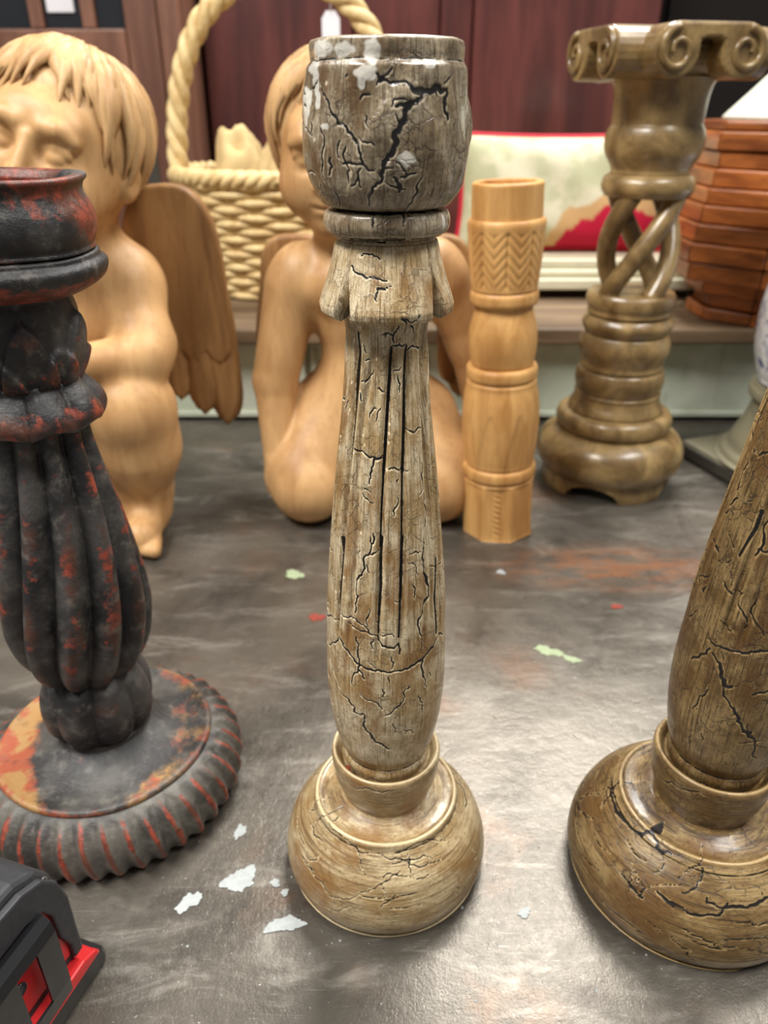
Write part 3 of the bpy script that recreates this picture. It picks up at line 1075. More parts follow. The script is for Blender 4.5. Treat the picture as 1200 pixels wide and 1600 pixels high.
def no_chips(TH, Z, R):
    return {'chip': np.zeros_like(R)}


def candlestick(label, loc, rotz, k, cracks, mats, dens, chip_fn, seed, tilt=0., wide=1.):
    t = thing('candlestick', label, 'candlestick', loc, (0, tilt, rotz), 'crackle painted candlesticks')
    r = random.Random(seed)
    cr = [(w * .82, jag(p, r, 3, .2) if not (w >= 1.1 and 165 < p[0][1] < 310 and abs(p[0][1] - p[-1][1]) > 8) else list(p)) for w, p in cracks]
    # the carved panels go on round the back
    for w, p in cracks:
        if w >= 1.1 and 170 < p[0][1] < 310 and abs(p[0][1] - p[-1][1]) > 25:
            sh = 180 if p[0][0] < 0 else -180
            if max(abs(a + sh) for a, z in p) < 179:
                cr.append((w, [(a + sh, z) for a, z in p]))
    for th in ((80, 179), (-179, -85)):
        cr += random_cracks(r, 60, (95, 300), th, .7, (.3, .9), (4, 16))
        cr += random_cracks(r, 24, (352, 390), th, .75, (.4, 1.3), (4, 14))
        cr += random_cracks(r, 16, (10, 55), th, .1, (.3, .7), (6, 16))
    cr = [(w, p) for w, p in cr if not (48.5 < sum(q[1] for q in p) / len(p) < 55.5)]
    # broken dark lines along the turned grooves
    for z, w in ((348.6, .8), (340.0, .7), (85.2, .8), (47.0, .3), (394.4, .25)):
        for q in range(-176, 176, 8):
            if r.random() < .86:
                cr.append((w * r.uniform(.5, 1.2), [(q, z), (q + 4, z + r.uniform(-.2, .2)), (q + 8.5, z)]))
    cr += random_cracks(r, 44, (95, 306), (-85, 85), .5, (.16, .3), (2, 7))
    cr += random_cracks(r, 22, (352, 392), (-85, 85), .85, (.2, .4), (2, 7))
    cr += random_cracks(r, 20, (6, 52), (-85, 85), .12, (.14, .26), (5, 14))
    cr = [(w, p) for w, p in cr if not (48.5 < sum(q[1] for q in p) / len(p) < 55.5)]
    n = int(420 * dens)
    st = .42 / dens
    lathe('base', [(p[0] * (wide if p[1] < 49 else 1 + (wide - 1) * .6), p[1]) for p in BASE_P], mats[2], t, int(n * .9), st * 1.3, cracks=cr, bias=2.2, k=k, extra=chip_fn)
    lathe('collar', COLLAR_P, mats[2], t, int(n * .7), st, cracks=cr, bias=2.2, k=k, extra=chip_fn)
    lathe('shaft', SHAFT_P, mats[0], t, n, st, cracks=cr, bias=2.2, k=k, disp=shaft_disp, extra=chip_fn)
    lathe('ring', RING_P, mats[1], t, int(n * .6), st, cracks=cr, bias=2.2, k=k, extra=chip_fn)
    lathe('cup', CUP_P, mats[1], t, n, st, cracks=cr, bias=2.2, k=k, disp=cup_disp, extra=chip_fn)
    loop = [(16.32, 337.7), (18.98, 337.5), (19.59, 335.6), (20.61, 331.0), (22.85, 323.8), (24.89, 318.2), (26.12, 314.3), (25.71, 311.8), (23.87, 310.6), (19.79, 313.6), (16.32, 314.0)]
    for q in range(4):
        c = 5 + q * 90
        c = (c + 180) % 360 - 180
        h = 35
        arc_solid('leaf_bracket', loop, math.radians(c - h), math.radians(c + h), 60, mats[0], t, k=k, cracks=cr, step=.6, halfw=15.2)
    return t


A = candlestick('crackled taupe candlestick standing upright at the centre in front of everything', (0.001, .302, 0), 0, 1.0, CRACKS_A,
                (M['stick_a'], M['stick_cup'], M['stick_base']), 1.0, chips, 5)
hl = lathe('worm_hole', [(.1, 0), (1.5, 0), (1.8, .3), (1.5, .6), (.1, .5)], M['hole'], A, 16, .4, attrs=False)
hl.location = (-.0196, -.0163, .0813)
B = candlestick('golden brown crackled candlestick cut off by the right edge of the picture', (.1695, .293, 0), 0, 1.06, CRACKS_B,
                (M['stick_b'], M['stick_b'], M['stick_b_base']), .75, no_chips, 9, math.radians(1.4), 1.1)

# ------------------------------------------------------------------ charcoal and red candlestick on the left
def left_stick(loc):
    t = thing('candlestick', 'charcoal painted candlestick worn to red with a spiral shaft and ribbed round foot', 'candlestick', loc)

    def rope(TH, Z, R):
        ph = TH * 40 + (Z - 14) * .10
        w = np.clip((R - 62) / 8, 0, 1)
        s = np.cos(ph)
        lump = .5 * np.sin(TH * 13 + 1) + .4 * np.sin(TH * 21 + Z * .2)
        return w * (1.9 * s + .5 * lump), 0, {'ridge': np.clip(s * 1.6 - .6, 0, 1) * w * .85, 'gold': 0 * R}
    lathe('foot_ring', [(.1, 0), (64, 0), (71, 1), (76.5, 5), (79, 13), (78, 22), (74, 30), (68.5, 35), (64, 37.2), (60, 37.4), (40, 37)], M['worn_ring'], t, 440, 1.0, disp=rope, attrs=False)

    def plate(TH, Z, R):
        lo = 57 - 24 * np.abs(np.sin(TH - .15)) ** 1.4
        g = np.clip((R - lo) / 13, 0, 1) * np.clip(.85 - .25 * np.sin(TH), 0, 1.1)
        return .3 * np.sin(TH * 5 + R * .2), 0, {'ridge': np.clip((R - 56) / 6, 0, 1) * .12, 'gold': g}
    lathe('foot_plate', [(58, 35.5), (62.2, 36.5), (63.2, 38.4), (62.4, 40.4), (60.4, 40.8), (56, 40.2), (48, 40.4), (41, 42), (35.5, 44), (31, 46.4), (27, 49), (25, 52), (15, 53)], M['worn_gold'], t, 200, 1.0, disp=plate, attrs=False)

    def knot(TH, Z, R):
        s = np.abs(np.cos(TH * 4 + .5))
        w = np.clip((Z - 50) / 6, 0, 1) * np.clip((95 - Z) / 6, 0, 1)
        return w * 4.2 * (np.sqrt(s) - .6), 0, {'ridge': w * s * .25, 'gold': 0 * R}
    lathe('knop', [(18, 49), (23, 50.5), (27.5, 55), (30, 62), (30.6, 71), (29.4, 81), (26, 89), (21, 94), (15, 95)], M['worn'], t, 160, 1.0, disp=knot, attrs=False)

    def flute(TH, Z, R):
        ph = TH * 11 - (Z - 90) / 160 * math.radians(62) * 11 * (1 - (Z - 90) / 420)
        s = np.abs(np.cos(ph / 2))
        w = np.clip((Z - 86) / 12, 0, 1) * np.clip((252 - Z) / 10, .2, 1)
        amp = np.interp(Z, [86, 130, 200, 250], [5, 10, 8, 5])
        return w * amp * (s ** .9 - .62), 0, {'ridge': np.clip((s - .45) * 1.5, 0, 1) * w * .5, 'gold': 0 * R}
    lathe('spiral_shaft', [(14, 90), (19, 91), (25, 95), (30, 102.5), (33.5, 112), (35.6, 126), (36, 138), (35, 153), (33, 170), (30, 192), (26.4, 214), (23, 235), (21.8, 250), (15, 252)], M['worn'], t, 300, .9, disp=flute, attrs=False)

    def ruffle(TH, Z, R):
        s = np.cos(TH * 9 + .3)
        w = np.clip((R - 21) / 10, 0, 1)
        return w * 3.2 * (np.abs(np.cos(TH * 4.5 + .15)) ** .5 - .6), -w * 3.0 * (1 - np.abs(np.cos(TH * 4.5 + .15))), {'ridge': np.clip((R - 28) / 5, 0, 1) * .5, 'gold': 0 * R}
    lathe('ruffle', [(15, 247), (22, 247), (28, 246.5), (31.8, 247.5), (33.6, 251), (32.6, 255.5), (29.5, 260.5), (26, 265), (24, 268.5), (15, 270)], M['worn'], t, 220, .8, disp=ruffle, attrs=False)

    def bud(TH, Z, R):
        u = ((TH * 6 / (2 * PI)) % 1) * 2 - 1
        u2 = ((TH * 6 / (2 * PI) + .5) % 1) * 2 - 1
        e1 = 264 + 34 * (1 - np.abs(u) ** 1.7)
        e2 = 262 + 22 * (1 - np.abs(u2) ** 1.7)
        s = 1 / (1 + np.exp((Z - e1) / .8)) + .9 / (1 + np.exp((Z - e2) / .8))
        rib = np.exp(-(u / .08) ** 2) * .5
        return (s * 3.0 + rib - 3.2), 0, {'ridge': np.clip(s - .5, 0, 1) * .5, 'gold': 0 * R}
    lathe('bud', [(14, 264), (22, 265), (26.5, 271), (30, 280), (32, 290), (31.8, 299), (30, 305), (28.5, 308), (15, 309)], M['worn'], t, 220, .8, disp=bud, attrs=False)

    def soft(TH, Z, R):
        return .45 * np.sin(TH * 3 + Z * .05) + .3 * np.sin(TH * 7 + 1), .3 * np.sin(TH * 4), {'ridge': np.where(Z < 324.5, np.clip((317 - Z) / 4, 0, 1) * .7, np.clip(.55 + .5 * np.sin(TH * 3 + Z * .12), 0, 1) * .75), 'gold': 0 * R}
    lathe('drip_flange', [(15, 306), (30, 306.5), (37, 308.5), (43, 312.5), (45.2, 316.5), (45.2, 319.5), (42.6, 322), (39.8, 324.5), (15, 326)], M['worn'], t, 160, .8, disp=soft, attrs=False)
    lathe('cup', [(15, 324), (39.5, 324.6), (41, 327), (42.8, 331), (43.8, 336), (43.2, 341), (41, 346), (40.2, 349), (40.8, 351.6), (42.6, 353.6), (42.4, 355), (40.8, 355.6), (37, 355), (34.5, 352), (31, 347), (.1, 346)], M['worn'], t, 160, .8, disp=soft, attrs=False)
    return t


left_stick((-.1712, .3545, 0))

# ------------------------------------------------------------------ blond carved candlestick
def blond_stick():
    t = thing('candlestick', 'small blond wood candlestick with carved leaves beside the kneeling cherub', 'candlestick', (.1155, .688, 0), (0, math.radians(-2.3), 0))

    def octa(TH, Z, R):
        a = (TH + .15 + PI / 8) % (PI / 4) - PI / 8
        f = math.cos(PI / 8) / np.cos(a) * 1.03
        w = np.clip((60 - Z) / 4, 0, 1)
        col = np.exp(-(((TH + .15) * R) / 3.0) ** 2)
        rope = -col * (.6 + .7 * np.cos(Z * 1.1 + TH * R * .6)) * np.clip((56 - Z) / 4, 0, 1) * np.clip((Z - 4) / 4, 0, 1)
        edge = -1.0 * np.exp(-((np.abs((TH + .15) * R) - 4.6) / .7) ** 2) * w
        return w * R * (f - 1) + rope + edge, 0, {}
    lathe('base', [(.1, 0), (33, 0), (35, 1.5), (35, 8), (34.8, 40), (34.6, 56), (33.6, 60), (20, 61)], M['blond'], t, 176, 1.0, disp=octa, attrs=False)
    ring = lambda z, r: [(20, z - 7), (r - 3, z - 6.6), (r - .4, z - 4), (r, z), (r - .4, z + 4), (r - 3, z + 6.6), (20, z + 7)]
    lathe('ring', ring(67.5, 35.6), M['blond'], t, 72, 1.2, attrs=False)

    def petals(TH, Z, R):
        u = ((TH * 8 / (2 * PI)) % 1) * 2 - 1
        e = 75 + 56 * (1 - np.abs(u) ** 1.5)
        s = 1 / (1 + np.exp((Z - e) / 1.2))
        return -s * 1.1 + .3, 0, {}
    lathe('body', [(20, 74), (32.5, 74.5), (34.2, 80), (35.6, 100), (36, 122), (34.6, 140), (32.4, 152), (31, 158), (20, 159)], M['blond'], t, 176, 1.0, disp=petals, attrs=False)
    lathe('ring', ring(165, 32.8), M['blond'], t, 72, 1.2, attrs=False)
    lathe('bulb', [(20, 171.5), (27.5, 172), (29.4, 178), (30.8, 190), (30.4, 202), (28, 213), (25.6, 221), (26, 227), (20, 228)], M['blond'], t, 96, 1.2, attrs=False)
    lathe('ring', ring(232.5, 30.2), M['blond'], t, 72, 1.2, attrs=False)

    def leaves(TH, Z, R):
        w = np.clip((Z - 242) / 5, 0, 1) * np.clip((290 - Z) / 3, 0, 1)
        u = (((TH + .1) * 9 / (2 * PI)) % 1) * 2 - 1
        ch = np.cos((Z - np.abs(u) * 13) * 2 * PI / 8.5)
        gap = 1.3 * np.exp(-((np.abs(u) - 1) / .13) ** 2) + .5 * np.exp(-(u / .07) ** 2)
        return w * (.45 * np.minimum(ch, .35) - 1.1 * gap), 0, {}
    lathe('leaf_socket', [(20, 238), (28, 239), (29, 243), (30.6, 258), (32, 275), (33, 290), (33, 294.5), (31.5, 297.5), (28, 298.5), (20, 299)], M['blond'], t, 270, .9, disp=leaves, attrs=False)
    lathe('rim', [(20, 298), (29.6, 298.2), (30, 300), (29.8, 322), (29.4, 325), (28, 326), (25, 325.8), (23.6, 324), (23, 305), (.1, 304)], M['blond'], t, 72, 1.2, attrs=False)


blond_stick()

# ------------------------------------------------------------------ open twist pedestal with scroll capital
def pedestal():
    t = thing('pedestal', 'olive brown wooden pedestal with an open twisted stem and scroll capital', 'pedestal', (.2545, .803, 0))
    m = M['olive']

    def arch(TH, Z, R):
        a = (np.degrees(TH) + 27 + 45) % 90 - 45
        h = 17 * np.sqrt(np.clip(1 - (a / 24.) ** 2, 0, 1))
        return 0 * R, np.where(Z < h, h - Z, 0), {}
    lathe('foot', [(58, 19), (60, 10), (61, 0), (66, -.0), (70.5, .0), (71, 6), (69.5, 14), (69, 19), (71, 22), (64, 25)], m, t, 240, 1.2, disp=arch, attrs=False, curve=False)
    lathe('dome', [(40, 22), (70, 22), (75.5, 24.5), (79, 31), (80, 39), (78, 49), (73, 57), (66, 62.5), (58, 66), (40, 67)], m, t, 110, 1.4, attrs=False)
    def bead(name, pts): return lathe(name, pts, m, t, 96, 1.2, attrs=False)
    bead('ring', [(40, 66), (56, 66.4), (60, 69), (62, 74.5), (61.6, 80), (59, 84.6), (54, 86.5), (40, 87)])
    bead('neck', [(40, 86), (50, 87), (49.5, 92), (47, 97), (45, 103), (44.6, 108), (30, 109)])
    bead('bead', [(30, 107), (42, 107.6), (45, 112), (46.6, 120), (45.6, 128), (42, 133), (30, 134)])
    bead('bead', [(30, 133), (42.5, 134), (42.6, 140), (44, 145), (46.6, 153), (46.8, 160), (44.5, 167), (41.5, 170.6), (30, 171)])
    bead('bead', [(30, 170), (41, 171), (43.5, 174), (46, 179), (46, 183), (43.6, 187), (41, 189), (30, 190)])
    bead('stem_ring', [(20, 189), (40.6, 190), (42.2, 196), (44.4, 201), (44.6, 207), (42.6, 211.6), (38, 212.6), (.1, 212.6)])
    for q in range(4):
        zz = np.linspace(208, 306, 40)
        ph = math.radians(20 + q * 90) + (zz - 208) / 98 * math.radians(120)
        rc = 30.5
        P = np.stack([rc * np.sin(ph), -rc * np.cos(ph), zz], 1) / 1000
        tube('twist_strand', P, .0096, m, t, 14)
    bead('upper_ring', [(.1, 302.5), (36, 302.6), (41, 305), (43.6, 310), (43.6, 316), (41, 320.6), (37, 323), (30, 324)])
    bead('vase', [(30, 322), (36.5, 323), (36.8, 327), (40, 333), (44, 340), (45.8, 348), (45.4, 356), (43.4, 362), (41.6, 364.5), (41.4, 367), (41.6, 376), (42.4, 388), (44, 396), (45.8, 400.5), (46, 404), (30, 405)])
    bead('abacus_core', [(30, 402), (44, 403), (46, 410), (45, 420), (44, 428), (30, 430)])
    zt, w, rho, th, a = .441, .049, .0205, .0115, .073
    ph = math.radians(11)
    # outline of one scroll strap: flat top, rolled ends
    out = []
    cx, cz = w - rho * .9, zt - rho
    for d in range(90, -181, -15):
        out.append((cx + rho * math.cos(math.radians(d)), cz + rho * math.sin(math.radians(d))))
    out.append((cx - rho * .98, zt - th - .002))
    out.append((cx - rho * 1.2, zt - th))
    poly = out + [(-x, z) for x, z in out[::-1]]
    for q in range(2):
        o = prism('scroll_strap', poly, -a, a, m, t, 'y', .0025, 2)
        o.rotation_euler.z = ph + q * PI / 2
        for s in (1, -1):
            for e in (1, -1):
                an = np.linspace(0, 2.6 * PI, 60)
                rr = .0165 * (1 - an / (2.6 * PI) * .72)
                P = np.stack([s * (cx + rr * np.sin(an)), np.full_like(an, e * (a + .0008)), cz + rr * np.cos(an)], 1)
                v = tube('volute', P, np.linspace(.0034, .0022, 60), m, o, 8)
    o = lathe('cap_block', [(.1, 424), (52, 424), (54, 427), (54, 436), (52, 438.5), (.1, 438.5)], m, t, 64, 2, attrs=False)


pedestal()

# ------------------------------------------------------------------ blue and white ceramic lamp foot at the right edge
def lamp():
    t = thing('ceramic_lamp', 'blue and white ceramic lamp body on a grey stepped foot at the right edge', 'lamp', (.488, .808, 0))
    b = box('plinth', (-.098, -.098, 0), (.098, .098, .021), M['foot_grey'], t, .003)
    b.rotation_euler.z = math.radians(19.3)
    c = box('plinth_edge', (-.100, -.100, .002), (.100, .100, .017), M['foot_dark'], t, .002)
    c.rotation_euler.z = math.radians(19.3)
    lathe('turned_foot', [(.1, 20.5), (96, 20.5), (97, 24), (95, 29), (90, 33), (87, 42), (81, 56), (76, 70), (73.5, 80), (73, 86), (75, 90), (79, 94), (79, 102), (76, 106), (73, 109), (30, 110)], M['foot_grey'], t, 96, 1.6, attrs=False)
    lathe('ceramic_body', [(30, 109), (70, 109.5), (75, 116), (80, 130), (84.5, 150), (86, 175), (85, 200), (79, 225), (67, 245), (50, 258), (34, 266), (30, 272), (31, 280), (20, 281)], M['ceramic'], t, 96, 2., attrs=False)
    lathe('cap', [(.1, 279), (26, 279.5), (30, 283), (26, 287), (12, 289), (10, 300), (10, 318), (.1, 319)], M['foot_grey'], t, 48, 2., attrs=False)


lamp()

# ================================================================== carved cherubs
def add_head(fd, c, f, u, s=1., features=True):
    """rows of R: right (viewer's right of the face), forward, up"""
    f = unit(f)
    u = np.array(u, float)
    u = unit(u - f * f.dot(u))
    r = np.cross(f, u)
    R = np.stack([r, f, u])
    c = np.array(c, float)
    L = lambda x, y, z: c + s * (x * r + y * f + z * u)
    fd.ell(L(0, -.008, .008), np.array([.0585, .063, .064]) * s, .01, R)
    fd.ell(L(0, .018, -.026), np.array([.046, .042, .042]) * s, .02, R)
    for e in (-1, 1):
        fd.ell(L(e * .026, .034, -.027), np.array([.022, .02, .022]) * s, .014, R)
    fd.ell(L(0, .043, -.056), np.array([.014, .013, .012]) * s, .012, R)
    fd.ell(L(0, .046, .022), np.array([.034, .009, .012]) * s, .014, R)
    if features:
        for e in (-1, 1):
            fd.ell(L(e * .0215, .058, .0005), np.array([.0125, .0085, .0085]) * s, .006, R, True)
            fd.ell(L(e * .0205, .0475, -.0005), np.array([.0105, .0085, .0085]) * s, .002, R)
            for q in range(6):
                a0, a1 = (math.radians(25 + 130 * q / 6), math.radians(25 + 130 * (q + 1) / 6))
                fd.cap(L(e * .0205 + .0118 * math.cos(a0), .0535 - .003 * abs(math.cos(a0)), -.001 + .0078 * math.sin(a0)), L(e * .0205 + .0118 * math.cos(a1), .0535 - .003 * abs(math.cos(a1)), -.001 + .0078 * math.sin(a1)), .0019 * s, None, .0025)
                a0, a1 = (math.radians(-25 - 130 * q / 6), math.radians(-25 - 130 * (q + 1) / 6))
                fd.cap(L(e * .0205 + .0112 * math.cos(a0), .0525 - .003 * abs(math.cos(a0)), -.001 + .007 * math.sin(a0)), L(e * .0205 + .0112 * math.cos(a1), .0525 - .003 * abs(math.cos(a1)), -.001 + .007 * math.sin(a1)), .0014 * s, None, .0025)
            fd.cap(L(e * .010, .0565, .0175), L(e * .021, .0555, .0185), .0022 * s, .0022 * s, .010)
            fd.cap(L(e * .021, .0555, .0185), L(e * .033, .050, .013), .0022 * s, .0018 * s, .010)
        fd.cap(L(0, .0575, .008), L(0, .0655, -.0165), .0042 * s, .0064 * s, .006)
        for e in (-1, 1):
            fd.ell(L(e * .0068, .0605, -.0185), np.array([.0048, .0055, .0045]) * s, .004, R)
        fd.ell(L(0, .0545, -.034), np.array([.0135, .006, .0042]) * s, .005, R)
        fd.ell(L(0, .053, -.0415), np.array([.0115, .006, .0045]) * s, .005, R)
        fd.cap(L(-.014, .0585, -.0375), L(.014, .0585, -.0375), .0014 * s, None, .002, True)
    for e in (-1, 1):
        fd.ell(L(e * .058, -.004, -.006), np.array([.007, .011, .016]) * s, .006, R)
        fd.ell(L(e * .066, .001, -.006), np.array([.004, .006, .009]) * s, .004, R, True)
    return c, R


def hair(parent, base, c, R, s, crown, lens, seed, nl=30, sweep=.5, mat=None):
    """carved locks running from the crown over the skull; lens(azimuth) is the reach in degrees, azimuth 0 = face"""
    r = random.Random(seed)
    rad = np.array([.0585, .063, .064]) * s
    cen = c + R.T @ (np.array([0, -.008, .008]) * s)
    cr = unit(crown)
    fw = unit(np.array([0, 1., 0]) - cr * cr[1])
    sd = np.cross(fw, cr)
    V, F = [], []
    nv = 0

    def point(az, al, off):
        d = math.cos(al) * cr + math.sin(al) * (math.cos(az) * fw + math.sin(az) * sd)
        return cen + R.T @ (d * (rad + off))
    # skull cap under the locks
    na, nb = 72, 24
    cap = []
    for j in range(nb + 1):
        for i in range(na):
            az = i / na * 2 * PI
            al = math.radians(lens(az) - 8) * j / nb
            off = .0035 * s * (1 - (j / nb) ** 6 * 1.6)
            cap.append(point(az, al, off))
    V.append(np.array(cap))
    for j in range(nb):
        for i in range(na):
            F.append((j * na + i, j * na + (i + 1) % na, (j + 1) * na + (i + 1) % na, (j + 1) * na + i))
    nv = len(cap)
    for layer, (frac, cnt, off, wid) in enumerate(((1.0, nl, .0038, .0088), (.82, nl, .0056, .0070), (.58, nl, .0068, .0056))):
        for i in range(cnt):
            az0 = (i + layer * .37 + r.uniform(-.25, .25)) / cnt * 2 * PI
            sw = sweep * (1 if math.sin(az0) > 0 else -1) * r.uniform(.4, 1.1)
            reach = math.radians(lens(az0 + sw * .5)) * frac * r.uniform(.9, 1.05)
            pts, rr = [], []
            n = 16
            for j in range(n):
                t = j / (n - 1)
                al = .12 + (reach - .12) * t
                az = az0 + sw * t * t + .05 * math.sin(t * 4 + i)
                o = (off + .003 * math.sin(t * PI) + .0011 * math.sin(t * 7 + i * 1.7) - (.004 * t ** 4)) * s
                pts.append(point(az, al, o))
                rr.append(wid * s * (.35 + .75 * math.sin(PI * min(1, t * 1.25 + .05)) ** .6 if t < .75 else .35 + .75 * math.sin(PI * min(1, .75 * 1.25 + .05)) ** .6) * (1 - max(0, (t - .6) / .4) ** 1.6 * .92) * (.45 + .55 * min(1, al / .7)))
            P = np.array(pts)
            # cross-section lies along the skull
            T = np.gradient(P, axis=0)
            T /= np.linalg.norm(T, axis=1)[:, None]
            Nn = P - cen
            Nn /= np.linalg.norm(Nn, axis=1)[:, None]
            B = np.cross(T, Nn)
            B /= np.linalg.norm(B, axis=1)[:, None]
            m = 12
            a = np.arange(m) / m * 2 * PI
            ra = 1 + .16 * np.cos(6 * a)
            rr = np.array(rr)
            W = P[:, None] + rr[:, None, None] * ra[None, :, None] * (np.cos(a)[None, :, None] * B[:, None] + .62 * np.sin(a)[None, :, None] * Nn[:, None])
            V.append(W.reshape(-1, 3))
            for j in range(n - 1):
                for q in range(m):
                    F.append((nv + j * m + q, nv + j * m + (q + 1) % m, nv + (j + 1) * m + (q + 1) % m, nv + (j + 1) * m + q))
            F.append(tuple(nv + (n - 1) * m + q for q in range(m)))
            nv += n * m
    return mesh_np('hair', np.vstack(V) - np.array(base), F, mat or M['cherub_hair'], parent, True)


def feather(parent, p0, p1, w, th, bend, mat, face=(0, -1, 0), name='feather'):
    """a carved feather: domed blade from p0 to p1 with a rounded tip, bend is its sideways curve"""
    p0, p1 = np.array(p0, float), np.array(p1, float)
    ax = p1 - p0
    L = np.linalg.norm(ax)
    ax = ax / L
    f = unit(np.array(face, float) - ax * np.dot(face, ax))
    sd = np.cross(ax, f)
    nu, nv = 26, 11
    V = []
    for side in (1, -1):
        for i in range(nu):
            t = i / (nu - 1)
            ww = w * (.55 + .45 * min(1, t / .5)) * math.sqrt(max(0, 1 - max(0, (t - .82) / .18) ** 2)) + 1e-5
            for j in range(nv):
                q = j / (nv - 1) * 2 - 1
                dome = (1 - q * q) * th * .6
                groove = -.0018 * math.exp(-(q / .12) ** 2) if side > 0 else 0
                barb = .0005 * math.sin(t * 60 + abs(q) * 9) if side > 0 else 0
                off = (th * .4 + dome + groove + barb) if side > 0 else -th * .35
                if abs(q) > .999:
                    off *= .3
                P = p0 + ax * (t * L) + sd * (q * ww + bend * math.sin(t * PI / 2) ** 2) + f * off
                V.append(P)
    F = []
    n1 = nu * nv
    for i in range(nu - 1):
        for j in range(nv - 1):
            a = i * nv + j
            F.append((a, a + 1, a + nv + 1, a + nv))
            F.append((n1 + a, n1 + a + nv, n1 + a + nv + 1, n1 + a + 1))
        a = i * nv
        F.append((a, a + nv, n1 + a + nv, n1 + a))
        a = i * nv + nv - 1
        F.append((a + nv, a, n1 + a, n1 + a + nv))
    for j in range(nv - 1):
        F.append((j + 1, j, n1 + j, n1 + j + 1))
        a = (nu - 1) * nv + j
        F.append((a, a + 1, n1 + a + 1, n1 + a))
    return mesh_np(name, np.array(V), F, mat, parent, True)


def wing(parent, s, x0, x1, z0, z1, y, tips, fw):
    """arched shoulder of the wing with long feathers hanging below it"""
    out = []
    for i in range(19):
        q = i / 18
        a = PI * (1 - q)
        cx, rx = (x0 + x1) / 2, (x1 - x0) / 2
        out.append((s * (cx + rx * math.copysign(abs(math.cos(a)) ** .7, math.cos(a))), z0 + .03 + (z1 - z0 - .03) * math.sin(a) ** .6))
    n = len(tips)
    low = []
    for i in range(n * 8 + 1):
        q = i / (n * 8)
        low.append((s * (x1 - (x1 - x0) * q), z0 + .008 - .012 * abs(math.sin(q * n * PI))))
    w = prism('wing', out + low, y - .009, y + .010, M['wing'], parent, 'y', .004, 3, smooth=True)
    for i, (tx, tz) in enumerate(tips):
        q = (i + .5) / n
        xs = tx * .93
        feather(w, (s * xs, y + .012, z1 - .03), (s * tx, y - .002 + .002 * (i % 2), tz), fw, .012, 0, M['wing'])
    return w


def hand(fd, w, d, side, s=1., spread=(0, 0, 1)):
    """palm at w pointing along d, fingers fanned along side"""
    w, d, side = np.array(w, float), unit(d), unit(side)
    dn = np.cross(d, side)
    fd.cap(w, w + d * .016 * s, .0105 * s, .012 * s, .006)
    for i, (o, ln) in enumerate(((-.009, .018), (-.003, .022), (.003, .021), (.009, .016))):
        b = w + d * .018 * s + side * o * s
        k1 = b + (d + side * o * 8) * ln * .55 * s
        k2 = k1 + (d - dn * .5) * ln * .5 * s
        fd.cap(b, k1, .0045 * s, .0042 * s, .0022)
        fd.cap(k1, k2, .0042 * s, .0035 * s, .002)
    b = w + side * .010 * s + d * .004 * s
    k1 = b + (d * .8 + side * .8) * .011 * s
    fd.cap(b, k1, .005 * s, .0045 * s, .003)
    fd.cap(k1, k1 + d * .010 * s, .0045 * s, .0036 * s, .002)


# ------------------------------------------------------------------ kneeling cherub, middle
def kneeling_cherub():
    base = np.array([-.018, .755, 0])
    t = thing('cherub_figure', 'carved wooden cherub kneeling upright behind the central candlestick', 'figurine', tuple(base), group='carved cherubs')
    fd = Field((-.15, .63, -.004), (.135, .86, .44), .0017)
    fd.ell((-.016, .760, .222), (.060, .042, .052), .02)
    fd.cap((-.016, .764, .145), (-.016, .760, .21), .043, .046, .03)
    fd.ell((-.0175, .756, .12), (.050, .042, .042), .03)
    fd.ell((-.0185, .768, .075), (.072, .056, .052), .03)
    for s in (-1, 1):
        x = -.0165
        kx = -.079 if s < 0 else .057
        hx = -.058 if s < 0 else .032
        fd.cap((hx, .758, .092), (kx, .716, .046), .045, .041, .02)
        fd.cap((kx, .716, .046), (kx + (.004 if s < 0 else -.004), .703, .038), .040, .036, .012)
        fd.cap((kx, .712, .032), (kx * .75 - .004, .80, .026), .030, .022, .012)
        fd.cap((kx * .75 - .004, .80, .024), (kx * .7 - .004, .836, .017), .018, .014, .01)
    # arms
    fd.ell((-.077, .752, .236), (.031, .031, .033), .02)
    fd.cap((-.088, .750, .225), (-.1085, .738, .138), .0265, .0225, .012)
    fd.cap((-.1085, .738, .138), (-.1085, .714, .07), .0215, .0135, .004)
    hand(fd, (-.108, .708, .062), (.10, -.18, -1), (1, -.3, 0), 1.05)
    fd.ell((.046, .752, .240), (.030, .031, .033), .02)
    fd.cap((.056, .750, .232), (.085, .766, .170), .0255, .021, .012)
    fd.cap((.085, .766, .170), (.1, .772, .10), .0205, .015, .012)
    hand(fd, (.1005, .772, .092), (.1, -.1, -1), (-1, -.3, 0), 1.05)
    # navel, chest relief
    for e in (-1, 1):
        fd.ell((-.016 + e * .026, .722, .232), (.022, .012, .02), .016)
    fd.ell((-.016, .712, .135), (.004, .008, .004), .005, None, True)
    fd.cap((-.028, .750, .260), (-.040, .742, .300), .030, .027, .018)
    c, R = add_head(fd, (-.038, .738, .347), (-.16, -.95, -.16), (.06, .0, 1), .93)
    V, F = fd.mesh()
    V[:, 2] = np.maximum(V[:, 2], .0004)
    mesh_np('body', V - base, F, M['cherub'], t)

    def lens(az):
        a = math.degrees((az + PI) % (2 * PI) - PI)
        return 70 + 56 * min(1, max(0, (abs(a) - 34) / 36))
    hair(t, base, c, R, .97, (0, -.15, 1), lens, 3, 40, .3)
    for s in (-1, 1):
        wing(t, s, .034, .107, .19, .268, .048, [(.088, .115), (.099, .10), (.109, .115)], .0115)


kneeling_cherub()


